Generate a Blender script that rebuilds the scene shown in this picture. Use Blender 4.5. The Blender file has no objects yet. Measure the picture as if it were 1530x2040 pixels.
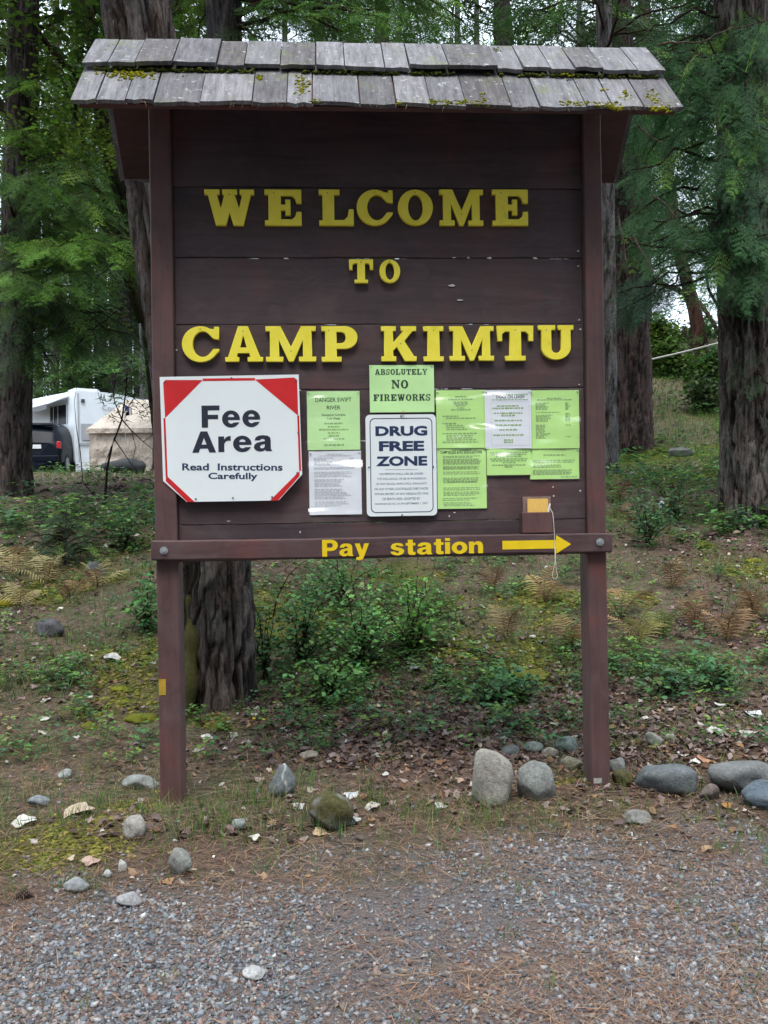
import bpy, bmesh, math, random
import numpy as np
from mathutils import Matrix, Vector
rad = math.radians
random.seed(7); RNG = np.random.default_rng(7)
C = bpy.context.scene.collection
SC = bpy.context.scene

# ------------------------------------------------------------------ camera
CAMZ = 1.5
F, PITCH, ROLL = 1800.0, 0.0100, 0.0155
cp, sp, cr, sr = math.cos(PITCH), math.sin(PITCH), math.cos(ROLL), math.sin(ROLL)
fwd = Vector((0, cp, -sp)); up0 = Vector((0, sp, cp)); rt0 = Vector((1, 0, 0))
rt = rt0*cr - up0*sr; up = rt0*sr + up0*cr
camd = bpy.data.cameras.new('camera'); cam = bpy.data.objects.new('camera', camd); C.objects.link(cam)
M3 = Matrix((rt, up, -fwd)).transposed()
cam.matrix_world = Matrix.Translation((0, 0, CAMZ)) @ M3.to_4x4()
camd.sensor_fit = 'VERTICAL'; camd.sensor_height = 36; camd.lens = 36*F/2040
camd.clip_start = .05; camd.clip_end = 500
SC.camera = cam

# ------------------------------------------------------------------ light
SUN_EL, SUN_AZ = rad(66), rad(188)          # soft light from above and behind the camera
w = bpy.data.worlds.new('World'); SC.world = w; w.use_nodes = True
nt = w.node_tree; bg = nt.nodes['Background']
sky = nt.nodes.new('ShaderNodeTexSky'); sky.sky_type = 'NISHITA'; sky.sun_disc = False
sky.sun_elevation = SUN_EL; sky.sun_rotation = SUN_AZ
sky.air_density = 1.0; sky.dust_density = 5.0; sky.ozone_density = 1.0
ov = nt.nodes.new('ShaderNodeMix'); ov.data_type = 'RGBA'; ov.inputs[0].default_value = .72      # even overcast over the whole dome
nt.links.new(sky.outputs[0], ov.inputs[6]); ov.inputs[7].default_value = (6.15, 7.0, 7.75, 1)
nt.links.new(ov.outputs[2], bg.inputs[0]); bg.inputs[1].default_value = 0.14
sl = bpy.data.lights.new('sun', 'SUN'); sl.energy = 1.3; sl.angle = rad(32); sl.color = (1, .97, .93)
so = bpy.data.objects.new('sun', sl); C.objects.link(so)
sd = Vector((math.sin(SUN_AZ)*math.cos(SUN_EL), math.cos(SUN_AZ)*math.cos(SUN_EL), math.sin(SUN_EL)))
so.rotation_euler = sd.to_track_quat('Z', 'Y').to_euler(); so.location = sd*30
SC.view_settings.view_transform = 'Standard'; SC.view_settings.look = 'None'
SC.view_settings.exposure = 1.42; SC.view_settings.gamma = 1
SC.view_settings.use_curve_mapping = False
SC.cycles.max_bounces = 6; SC.cycles.transparent_max_bounces = 12

# ------------------------------------------------------------------ pixel / world helpers
def ray(px, py):
    dx, dy = px-765, 1020-py
    a = (dx*cr + dy*sr)/F; b = (-dx*sr + dy*cr)/F
    Y = cp + b*sp; Z = b*cp - sp
    return a/Y, Z/Y
def at(px, py, Y):
    a, b = ray(px, py)
    return Vector((a*Y, Y, CAMZ + b*Y))

# ------------------------------------------------------------------ noise
_P = np.random.default_rng(3).random((64, 64, 64)).astype(np.float32)
def vnoise(p):
    p = np.asarray(p, dtype=np.float64); i = np.floor(p).astype(int); f = p-i; f = f*f*(3-2*f)
    i &= 63; j = (i+1) & 63
    x0, y0, z0 = i[..., 0], i[..., 1], i[..., 2]; x1, y1, z1 = j[..., 0], j[..., 1], j[..., 2]
    fx, fy, fz = f[..., 0], f[..., 1], f[..., 2]
    def L(a, b, t): return a+(b-a)*t
    return L(L(L(_P[x0, y0, z0], _P[x1, y0, z0], fx), L(_P[x0, y1, z0], _P[x1, y1, z0], fx), fy),
             L(L(_P[x0, y0, z1], _P[x1, y0, z1], fx), L(_P[x0, y1, z1], _P[x1, y1, z1], fx), fy), fz)
def fbm(p, n=4):
    p = np.asarray(p, dtype=np.float64); s = 0; a = .5; t = 0
    for k in range(n):
        s = s + a*vnoise(p*(2**k) + 7.3*k); t += a; a *= .5
    return s/t
def n2(x, y, s, n=3, o=0.0):
    x = np.asarray(x, float); y = np.asarray(y, float)
    return fbm(np.stack([x*s+50, y*s+50, np.full_like(x, 3.7+o)], -1), n)
def sst(a, b, x): t = np.clip((np.asarray(x, float)-a)/(b-a), 0, 1); return t*t*(3-2*t)

# ------------------------------------------------------------------ ground shape
_yk = np.array([-60, 0, 2, 3.2, 4, 4.8, 5.5, 7, 8.5, 10, 12, 14, 16, 22, 31, 45, 120.])
_zk = np.array([-1.60, -1.50, -1.455, -1.40, -1.325, -1.27, -1.17, -.84, -.50, -.22, .12, .38, .52, .84, 1.19, 1.6, 3.2])
_yd = np.linspace(-60, 120, 3601); _zd = np.interp(_yd, _yk, _zk)
_ker = np.hanning(17); _ker /= _ker.sum(); _zd = np.convolve(np.pad(_zd, 8, mode='edge'), _ker, 'valid')
def edgeY(x): return 3.42 + .17*np.clip(x, -3, 3) + .22*(n2(x, x*0, 1.3, 2)-.5)   # where gravel gives way to forest floor
def gz(x, y):
    x = np.asarray(x, float); y = np.asarray(y, float)
    z = CAMZ + np.interp(y, _yd, _zd)
    z = z + sst(1.5, 7, x)*sst(12.5, 32, y)*3.5
    rough = sst(3.3, 5.5, y)
    z = z + rough*((n2(x, y, .7, 3)-.5)*.22 + (n2(x, y, 4, 3, 5)-.5)*.07) + (n2(x, y, 6, 2, 9)-.5)*.018
    z = z + .045*np.exp(-((x+1.15)**2/.18+(y-3.75)**2/.10))                       # mossy hump before left post
    return z
def gz1(x, y): return float(gz(np.array([x]), np.array([y]))[0])
def onground(px, py, y0=2.2, y1=60.0):
    a, b = ray(px, py); Y = np.geomspace(y0, y1, 900)
    d = (CAMZ+b*Y) - gz(a*Y, Y); k = np.where(d < 0)[0]
    i = k[0] if len(k) else len(Y)-1
    return Vector((a*Y[i], Y[i], gz1(a*Y[i], Y[i])))

# ------------------------------------------------------------------ mesh accumulators
class Acc:
    def __init__(s): s.v = []; s.f = []; s.c = []; s.n = 0
    def add(s, v, f, c):
        v = np.asarray(v, np.float32).reshape(-1, 3); f = np.asarray(f, np.int32).reshape(-1, 3)
        c = np.asarray(c, np.float32)
        if c.ndim == 1: c = np.tile(c[:3], (len(v), 1))
        s.v.append(v); s.f.append(f+s.n); s.c.append(c[:, :3]); s.n += len(v)
    def scatter(s, tv, tf, pos, rot, scl, col, tcol=None):
        """copies of template (tv,tf): rot (N,3,3), scl (N,) or (N,3), col (N,3), tcol per-template-vertex multiplier"""
        N = len(pos)
        if N == 0: return
        scl = np.asarray(scl, float); scl = scl[:, None] if scl.ndim == 1 else scl
        if scl.shape[1] == 1: scl = np.repeat(scl, 3, 1)
        v = np.einsum('nij,nvj->nvi', rot, tv[None]*scl[:, None, :]) + np.asarray(pos)[:, None, :]
        c = np.repeat(np.asarray(col)[:, None, :], len(tv), 1)
        if tcol is not None: c = c*tcol[None]
        f = tf[None] + (np.arange(N)*len(tv))[:, None, None]
        s.add(v.reshape(-1, 3), f.reshape(-1, 3), c.reshape(-1, 3))
    def build(s, name, mat, parent=None, smooth=False):
        me = bpy.data.meshes.new(name)
        v = np.concatenate(s.v) if s.v else np.zeros((0, 3), np.float32)
        f = np.concatenate(s.f) if s.f else np.zeros((0, 3), np.int32)
        c = np.concatenate(s.c) if s.c else np.zeros((0, 3), np.float32)
        me.vertices.add(len(v)); me.vertices.foreach_set('co', v.ravel())
        me.loops.add(len(f)*3); me.loops.foreach_set('vertex_index', f.ravel())
        me.polygons.add(len(f)); me.polygons.foreach_set('loop_start', np.arange(len(f), dtype=np.int32)*3)
        try: me.polygons.foreach_set('loop_total', np.full(len(f), 3, np.int32))
        except Exception: pass
        if smooth: me.polygons.foreach_set('use_smooth', np.ones(len(f), bool))
        a = me.attributes.new('Col', 'FLOAT_COLOR', 'POINT')
        a.data.foreach_set('color', np.concatenate([np.clip(c, 0, 1), np.ones((len(c), 1), np.float32)], 1).astype(np.float32).ravel())
        me.update(calc_edges=True); me.validate(clean_customdata=False); me.materials.append(mat)
        o = bpy.data.objects.new(name, me); C.objects.link(o)
        if parent: o.parent = parent; o.matrix_parent_inverse = parent.matrix_basis.inverted()
        return o
def obj(name, me, mat, parent=None):
    if isinstance(me, bmesh.types.BMesh):
        bm = me; me = bpy.data.meshes.new(name); bm.to_mesh(me); bm.free()
    if mat and not me.materials: me.materials.append(mat)
    o = bpy.data.objects.new(name, me); C.objects.link(o)
    if parent: o.parent = parent
    return o
def tag(o, label, cat, group=None):
    o['label'] = label; o['category'] = cat
    if group: o['group'] = group
    return o
def kind(o, k, label=None):
    o['kind'] = k
    if label: o['label'] = label
    return o
def thing(name, label, cat, loc=(0, 0, 0), rz=0, group=None):
    o = bpy.data.objects.new(name, None); o.empty_display_size = .1; C.objects.link(o)
    o.location = loc; o.rotation_euler = (0, 0, rz); return tag(o, label, cat, group)
def world_parent(o, p):
    o.parent = p; o.matrix_parent_inverse = p.matrix_basis.inverted(); return o
def rots(N, axis_tilt=1.0, rng=RNG):
    """random rotations: yaw any, tilt up to axis_tilt"""
    yaw = rng.random(N)*2*np.pi; tl = (rng.random(N)-.5)*2*axis_tilt; tr = (rng.random(N)-.5)*2*axis_tilt
    return rotm(yaw, tl, tr)
def rotm(yaw, pitch, roll):
    cy, sy = np.cos(yaw), np.sin(yaw); c2, s2 = np.cos(pitch), np.sin(pitch); c3, s3 = np.cos(roll), np.sin(roll)
    N = len(yaw); Rz = np.zeros((N, 3, 3)); Ry = np.zeros((N, 3, 3)); Rx = np.zeros((N, 3, 3))
    Rz[:, 0, 0] = cy; Rz[:, 0, 1] = -sy; Rz[:, 1, 0] = sy; Rz[:, 1, 1] = cy; Rz[:, 2, 2] = 1
    Ry[:, 0, 0] = c2; Ry[:, 0, 2] = s2; Ry[:, 2, 0] = -s2; Ry[:, 2, 2] = c2; Ry[:, 1, 1] = 1
    Rx[:, 1, 1] = c3; Rx[:, 1, 2] = -s3; Rx[:, 2, 1] = s3; Rx[:, 2, 2] = c3; Rx[:, 0, 0] = 1
    return Rz @ Ry @ Rx
def vary(col, N, v=.25, h=.12, rng=RNG):
    c = np.tile(np.array(col, float), (N, 1)); c *= (1+(rng.random((N, 1))-.5)*2*v); c *= (1+(rng.random((N, 3))-.5)*2*h); return c

# ------------------------------------------------------------------ materials
MATS = {}
def mat_new(name):
    m = bpy.data.materials.new(name); m.use_nodes = True; n = m.node_tree
    return m, n, n.nodes['Principled BSDF']
def nd(n, t, **k):
    x = n.nodes.new(t)
    for a, b in k.items(): setattr(x, a, b)
    return x
def noise_node(n, scale, detail=4, rough=.6, coords=None, stretch=None):
    tc = nd(n, 'ShaderNodeTexCoord'); t = nd(n, 'ShaderNodeTexNoise'); t.inputs['Scale'].default_value = scale
    t.inputs['Detail'].default_value = detail; t.inputs['Roughness'].default_value = rough
    src = tc.outputs[coords or 'Object']
    if stretch:
        mp = nd(n, 'ShaderNodeMapping'); mp.inputs['Scale'].default_value = stretch; n.links.new(src, mp.inputs[0]); src = mp.outputs[0]
    n.links.new(src, t.inputs['Vector']); return t
def ramp(n, src, stops):
    r = nd(n, 'ShaderNodeValToRGB'); e = r.color_ramp.elements
    while len(e) < len(stops): e.new(.5)
    for x, (p, c) in zip(e, stops): x.position = p; x.color = (*c, 1)
    n.links.new(src, r.inputs[0]); return r
def bump(n, b, src, strength=.3, dist=.01):
    bp = nd(n, 'ShaderNodeBump'); bp.inputs['Strength'].default_value = strength; bp.inputs['Distance'].default_value = dist
    n.links.new(src, bp.inputs['Height']); n.links.new(bp.outputs[0], b.inputs['Normal']); return bp
def simple(name, col, rough=.6, var=.15, scale=8, bmp=0, metal=0, spec=.5, stretch=None, bscale=None):
    if name in MATS: return MATS[name]
    m, n, b = mat_new(name); b.inputs['Roughness'].default_value = rough; b.inputs['Metallic'].default_value = metal
    b.inputs['Specular IOR Level'].default_value = spec
    t = noise_node(n, scale, stretch=stretch)
    lo = tuple(max(0, c*(1-var)) for c in col); hi = tuple(min(1, c*(1+var)) for c in col)
    r = ramp(n, t.outputs['Fac'], [(.3, lo), (.7, hi)]); n.links.new(r.outputs[0], b.inputs['Base Color'])
    if bmp: bump(n, b, (noise_node(n, bscale, stretch=stretch) if bscale else t).outputs['Fac'], bmp)
    MATS[name] = m; return m
def vcol(name, rough=.8, trans=0.0, spec=.2, bmp=0, bscale=40, var=.25, nscale=20, stretch=None):
    m, n, b = mat_new(name); b.inputs['Roughness'].default_value = rough; b.inputs['Specular IOR Level'].default_value = spec
    a = nd(n, 'ShaderNodeAttribute'); a.attribute_name = 'Col'
    t = noise_node(n, nscale, stretch=stretch); mr = nd(n, 'ShaderNodeMapRange'); mr.inputs[1].default_value = .25; mr.inputs[2].default_value = .75
    mr.inputs[3].default_value = 1-var; mr.inputs[4].default_value = 1+var; n.links.new(t.outputs['Fac'], mr.inputs[0])
    mx = nd(n, 'ShaderNodeVectorMath', operation='SCALE'); n.links.new(a.outputs['Color'], mx.inputs[0]); n.links.new(mr.outputs[0], mx.inputs['Scale'])
    n.links.new(mx.outputs[0], b.inputs['Base Color'])
    if bmp: bump(n, b, noise_node(n, bscale, stretch=stretch).outputs['Fac'], bmp)
    if trans:
        tr = nd(n, 'ShaderNodeBsdfTranslucent'); ms = nd(n, 'ShaderNodeMixShader'); ms.inputs[0].default_value = trans
        n.links.new(mx.outputs[0], tr.inputs[0]); n.links.new(b.outputs[0], ms.inputs[1]); n.links.new(tr.outputs[0], ms.inputs[2])
        n.links.new(ms.outputs[0], n.nodes['Material Output'].inputs[0])
    return m
M_LEAF = vcol('foliage', .6, .35, .25)
def bark_mat():
    m, n, b = mat_new('bark'); b.inputs['Roughness'].default_value = .95; b.inputs['Specular IOR Level'].default_value = .1
    a = nd(n, 'ShaderNodeAttribute'); a.attribute_name = 'Col'
    def nn(scale, st, det=6, dist=.8):
        t = noise_node(n, scale, det, .7, stretch=st); t.inputs['Distortion'].default_value = dist; return t
    c1 = nn(24, (1, 1, .16)); c2 = nn(70, (1, 1, .3)); c3 = nn(6, (1, 1, .6), 4)
    r1 = ramp(n, c1.outputs['Fac'], [(.36, (.16, .14, .13)), (.46, (.75, .75, .75)), (.62, (1.2, 1.2, 1.2)), (.8, (1.5, 1.5, 1.55))])
    r2 = ramp(n, c2.outputs['Fac'], [(.32, (.45, .43, .42)), (.52, (1, 1, 1)), (.74, (1.35, 1.35, 1.4))])
    r3 = ramp(n, c3.outputs['Fac'], [(.35, (1.12, .95, .85)), (.55, (1, 1, 1)), (.72, (.82, 1.0, .80))])
    out = a.outputs['Color']
    for r in (r1, r2, r3):
        mx = nd(n, 'ShaderNodeMix', data_type='RGBA', blend_type='MULTIPLY'); mx.inputs[0].default_value = 1; n.links.new(out, mx.inputs[6]); n.links.new(r.outputs[0], mx.inputs[7]); out = mx.outputs[2]
    n.links.new(out, b.inputs['Base Color']); ad = nd(n, 'ShaderNodeMath', operation='ADD'); n.links.new(c1.outputs['Fac'], ad.inputs[0]); n.links.new(c2.outputs['Fac'], ad.inputs[1]); bump(n, b, ad.outputs[0], 1.0, .03); return m
M_BARK = bark_mat()
M_ROCK = vcol('stone', .88, 0, .2, .5, 130, .38, 70)
M_LITTER = vcol('litter', .85, .1, .15)
M_DRY = vcol('dry_leaf', .8, .15, .2, .2, 60)
M_MOSS = vcol('moss', .95, 0, .05, .8, 160, .35, 60)
M_PEB = vcol('pebble', .8, 0, .3, 0, 50, .12, 60)

# painted brown timber
def brown(name, col, stretch, dust=0.0):
    m, n, b = mat_new(name); b.inputs['Roughness'].default_value = .6; b.inputs['Specular IOR Level'].default_value = .35
    inf = nd(n, 'ShaderNodeObjectInfo'); tc = nd(n, 'ShaderNodeTexCoord'); off = nd(n, 'ShaderNodeVectorMath', operation='ADD'); cmb = nd(n, 'ShaderNodeCombineXYZ')
    mu = nd(n, 'ShaderNodeMath', operation='MULTIPLY'); mu.inputs[1].default_value = 37; n.links.new(inf.outputs['Random'], mu.inputs[0])
    for k in range(3): n.links.new(mu.outputs[0], cmb.inputs[k])
    n.links.new(tc.outputs['Object'], off.inputs[0]); n.links.new(cmb.outputs[0], off.inputs[1])
    def nn(scale, detail, rough, st):
        t = nd(n, 'ShaderNodeTexNoise'); t.inputs['Scale'].default_value = scale; t.inputs['Detail'].default_value = detail; t.inputs['Roughness'].default_value = rough; t.inputs['Distortion'].default_value = .6
        mp = nd(n, 'ShaderNodeMapping'); mp.inputs['Scale'].default_value = st; n.links.new(off.outputs[0], mp.inputs[0]); n.links.new(mp.outputs[0], t.inputs['Vector']); return t
    g = nn(26, 8, .7, stretch); big = nn(2.6, 4, .6, (1, 1, 1)); mid = nn(7, 6, .7, tuple(.5+.5*x for x in stretch))
    r1 = ramp(n, g.outputs['Fac'], [(.26, tuple(c*.68 for c in col)), (.5, col), (.74, tuple(c*1.25 for c in col))])
    r2 = ramp(n, big.outputs['Fac'], [(.3, (.66, .68, .76)), (.52, (1, 1, 1)), (.72, (1.45, 1.0, .92))])
    mx = nd(n, 'ShaderNodeMix', data_type='RGBA', blend_type='MULTIPLY'); mx.inputs[0].default_value = 1
    n.links.new(r1.outputs[0], mx.inputs[6]); n.links.new(r2.outputs[0], mx.inputs[7])
    dr = ramp(n, mid.outputs['Fac'], [(.52, (0, 0, 0)), (.72, (.40+dust,)*3)])           # faded, chalky patches
    m2 = nd(n, 'ShaderNodeMix', data_type='RGBA'); n.links.new(dr.outputs[0], m2.inputs[0]); n.links.new(mx.outputs[2], m2.inputs[6]); m2.inputs[7].default_value = (.125, .098, .10, 1)
    sc = nn(48, 6, .75, tuple(x*.6+.05 for x in stretch)); sr_ = ramp(n, sc.outputs['Fac'], [(.70, (0, 0, 0)), (.76, (.55, .55, .55))])   # worn through to grey wood
    m3 = nd(n, 'ShaderNodeMix', data_type='RGBA'); n.links.new(sr_.outputs[0], m3.inputs[0]); n.links.new(m2.outputs[2], m3.inputs[6]); m3.inputs[7].default_value = (.20, .17, .16, 1)
    n.links.new(m3.outputs[2], b.inputs['Base Color']); rr = ramp(n, mid.outputs['Fac'], [(.3, (.45,)*3), (.7, (.8,)*3)]); n.links.new(rr.outputs[0], b.inputs['Roughness'])
    bump(n, b, g.outputs['Fac'], .35, .004); return m
M_POST = brown('brown_post_paint', (.088, .047, .046), (1, 1, .10), .0)
M_PLANK = brown('brown_plank_paint', (.062, .042, .046), (.08, 1, 1), .05)
M_RAIL = brown('brown_rail_paint', (.080, .044, .045), (.08, 1, 1), .2)
M_SOFFIT = brown('brown_soffit_paint', (.07, .03, .028), (.1, 1, 1))

def yellow_mat():
    m, n, b = mat_new('yellow_letter_paint'); b.inputs['Roughness'].default_value = .5
    t = noise_node(n, 12, 5, .7); r = ramp(n, t.outputs['Fac'], [(.24, (.62, .52, .03)), (.40, (.82, .71, .045)), (.64, (.86, .75, .07)), (.82, (.84, .76, .20))])
    n.links.new(r.outputs[0], b.inputs['Base Color']); bump(n, b, noise_node(n, 90, 4).outputs['Fac'], .12, .003); return m
M_YEL = yellow_mat()
M_VINYL = simple('yellow_vinyl', (.72, .52, .01), .4, .06, 20)
M_WHITE = simple('white_sign_enamel', (.72, .78, .80), .3, .03, 3)
M_RED = simple('red_sign_enamel', (.55, .018, .022), .35, .18, 3)
M_INK = simple('dark_ink', (.012, .017, .035), .5, .1)
M_INKB = simple('navy_ink', (.012, .03, .09), .5, .1)
M_INKG = simple('green_black_ink', (.02, .06, .03), .6, .1)
M_PRINT = simple('fine_print_ink', (.25, .41, .16), .7, .1)
M_PRINTL = simple('faint_print_ink', (.45, .49, .54), .7, .1)
M_LIME = simple('lime_paper', (.47, .78, .25), .7, .07, 5)
M_LIME2 = simple('pale_lime_paper', (.50, .80, .36), .7, .06, 5)
M_PAPER = simple('white_paper', (.70, .74, .80), .7, .04, 5)
M_STEEL = simple('galvanised_steel', (.42, .45, .48), .42, .15, 60, 0, .7)
M_SCREW = simple('dark_screw', (.12, .12, .13), .5, .2, 60, 0, .6)
M_CARD = simple('yellow_card', (.72, .45, .12), .7, .1, 60, 0, 0, .3, (4, 1, 1))
M_RAWWOOD = simple('weathered_bare_wood', (.24, .17, .15), .85, .3, 30, .3, 0, .2, (1, 1, .2))
M_STRING = simple('pale_string', (.55, .53, .48), .9, .1, 60)
def sleeve_mat():
    m, n, b = mat_new('clear_plastic_sleeve'); n.nodes.remove(b)
    t = nd(n, 'ShaderNodeBsdfTransparent'); g = nd(n, 'ShaderNodeBsdfGlossy'); g.inputs['Roughness'].default_value = .2
    f = nd(n, 'ShaderNodeFresnel'); f.inputs['IOR'].default_value = 1.7
    no = noise_node(n, 5, 1, .4, stretch=(.8, 1, 2.2)); bp = nd(n, 'ShaderNodeBump'); bp.inputs['Strength'].default_value = 1; bp.inputs['Distance'].default_value = .07
    n.links.new(no.outputs['Fac'], bp.inputs['Height']); n.links.new(bp.outputs[0], g.inputs['Normal']); n.links.new(bp.outputs[0], f.inputs['Normal'])
    ge = nd(n, 'ShaderNodeNewGeometry'); iv = nd(n, 'ShaderNodeMath', operation='SUBTRACT'); iv.inputs[0].default_value = 1; n.links.new(ge.outputs['Backfacing'], iv.inputs[1])
    mu = nd(n, 'ShaderNodeMath', operation='MULTIPLY'); n.links.new(f.outputs[0], mu.inputs[0]); n.links.new(iv.outputs[0], mu.inputs[1])   # one-sided film: no false inner reflection
    ms = nd(n, 'ShaderNodeMixShader'); n.links.new(mu.outputs[0], ms.inputs[0]); n.links.new(t.outputs[0], ms.inputs[1]); n.links.new(g.outputs[0], ms.inputs[2])
    n.links.new(ms.outputs[0], n.nodes['Material Output'].inputs[0]); return m
M_SLEEVE = sleeve_mat()
def shingle_mat():
    m, n, b = mat_new('weathered_cedar_shingle'); b.inputs['Roughness'].default_value = .9; b.inputs['Specular IOR Level'].default_value = .15
    inf = nd(n, 'ShaderNodeObjectInfo')
    g = noise_node(n, 40, 8, .8, stretch=(1, .12, .12)); r = ramp(n, g.outputs['Fac'], [(.26, (.05, .05, .054)), (.48, (.145, .145, .155)), (.74, (.27, .27, .285))])
    rr = ramp(n, inf.outputs['Random'], [(0, (.62, .58, .57)), (.5, (.92, .92, .95)), (1, (1.22, 1.20, 1.22))])
    mx = nd(n, 'ShaderNodeMix', data_type='RGBA', blend_type='MULTIPLY'); mx.inputs[0].default_value = 1
    n.links.new(r.outputs[0], mx.inputs[6]); n.links.new(rr.outputs[0], mx.inputs[7])
    li = noise_node(n, 34, 5, .7); lr = ramp(n, li.outputs['Fac'], [(.6, (0, 0, 0)), (.68, (.8, .8, .8))])
    m2 = nd(n, 'ShaderNodeMix', data_type='RGBA'); n.links.new(lr.outputs[0], m2.inputs[0]); n.links.new(mx.outputs[2], m2.inputs[6]); m2.inputs[7].default_value = (.40, .43, .41, 1)
    gr = noise_node(n, 7, 5, .7); grr = ramp(n, gr.outputs['Fac'], [(.55, (0, 0, 0)), (.72, (.7, .7, .7))])
    m3 = nd(n, 'ShaderNodeMix', data_type='RGBA'); n.links.new(grr.outputs[0], m3.inputs[0]); n.links.new(m2.outputs[2], m3.inputs[6]); m3.inputs[7].default_value = (.14, .155, .075, 1)
    n.links.new(m3.outputs[2], b.inputs['Base Color']); bump(n, b, g.outputs['Fac'], .7, .006); return m
M_SHINGLE = shingle_mat()

# ------------------------------------------------------------------ ground sheet
def axis(lo, hi, f0, f1, step, grow=1.12):
    a = list(np.arange(f0, f1, step)); s = step; x = f0
    left = []
    while x > lo: s *= grow; x -= s; left.append(x)
    s = step; x = a[-1]; right = []
    while x < hi: s *= grow; x += s; right.append(x)
    return np.array(left[::-1]+a+right)
def spots(x, y, lst):
    s = np.zeros_like(x)
    for (px, py, rx, ry, amp) in lst:
        p = onground(px, py); s = np.maximum(s, amp*np.exp(-(((x-p.x)/rx)**2+((y-p.y)/ry)**2)))
    return s
MOSS_SPOTS = [(110, 1690, .26, .13, .8), (250, 1605, .13, .07, .9), (170, 1640, .2, .09, .7), (60, 1720, .18, .08, .6), (300, 1300, .3, .3, .8), (220, 1330, .35, .3, .7), (280, 1385, .3, .2, .75),
              (200, 1420, .2, .15, .6), (620, 1225, .4, .5, .7), (540, 1240, .3, .4, .9), (1050, 1320, .25, .25, .9), (1180, 1560, .15, .06, .6), (1420, 940, 2.0, .5, 1.2),
              (1330, 910, 2.5, .6, 1.2), (1490, 1135, .4, .4, .7), (430, 1440, .12, .1, .9), (110, 1180, .3, .3, .5), (900, 1290, .3, .4, .4)]
LITTER_SPOTS = [(900, 1440, .8, .5, 1.0), (650, 1430, .5, .4, .8), (1330, 1440, .9, .6, 1.2), (1100, 1400, .5, .4, .8), (150, 1330, .4, .35, .6), (720, 1500, .8, .25, .6),
                (200, 985, 1.6, .6, .9), (250, 960, 2.0, .8, .9), (1470, 1080, .8, .8, .9), (1250, 950, 1.2, .6, .7)]
def masks(x, y):
    gravel = sst(-.36, .30, edgeY(x)-y+(n2(x, y, 4, 4, 2)-.5)*.9)
    moss = np.clip(spots(x, y, MOSS_SPOTS)*(.35+1.3*n2(x, y, 7, 3, 4)) + sst(.56, .7, n2(x, y, 1.1, 4, 11))*.5, 0, 1)*(1-gravel)
    lit = np.clip(spots(x, y, LITTER_SPOTS) + sst(.42, .62, n2(x, y, .9, 3, 21))*.6, 0, 1)*(1-gravel)
    return gravel, moss, lit
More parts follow.
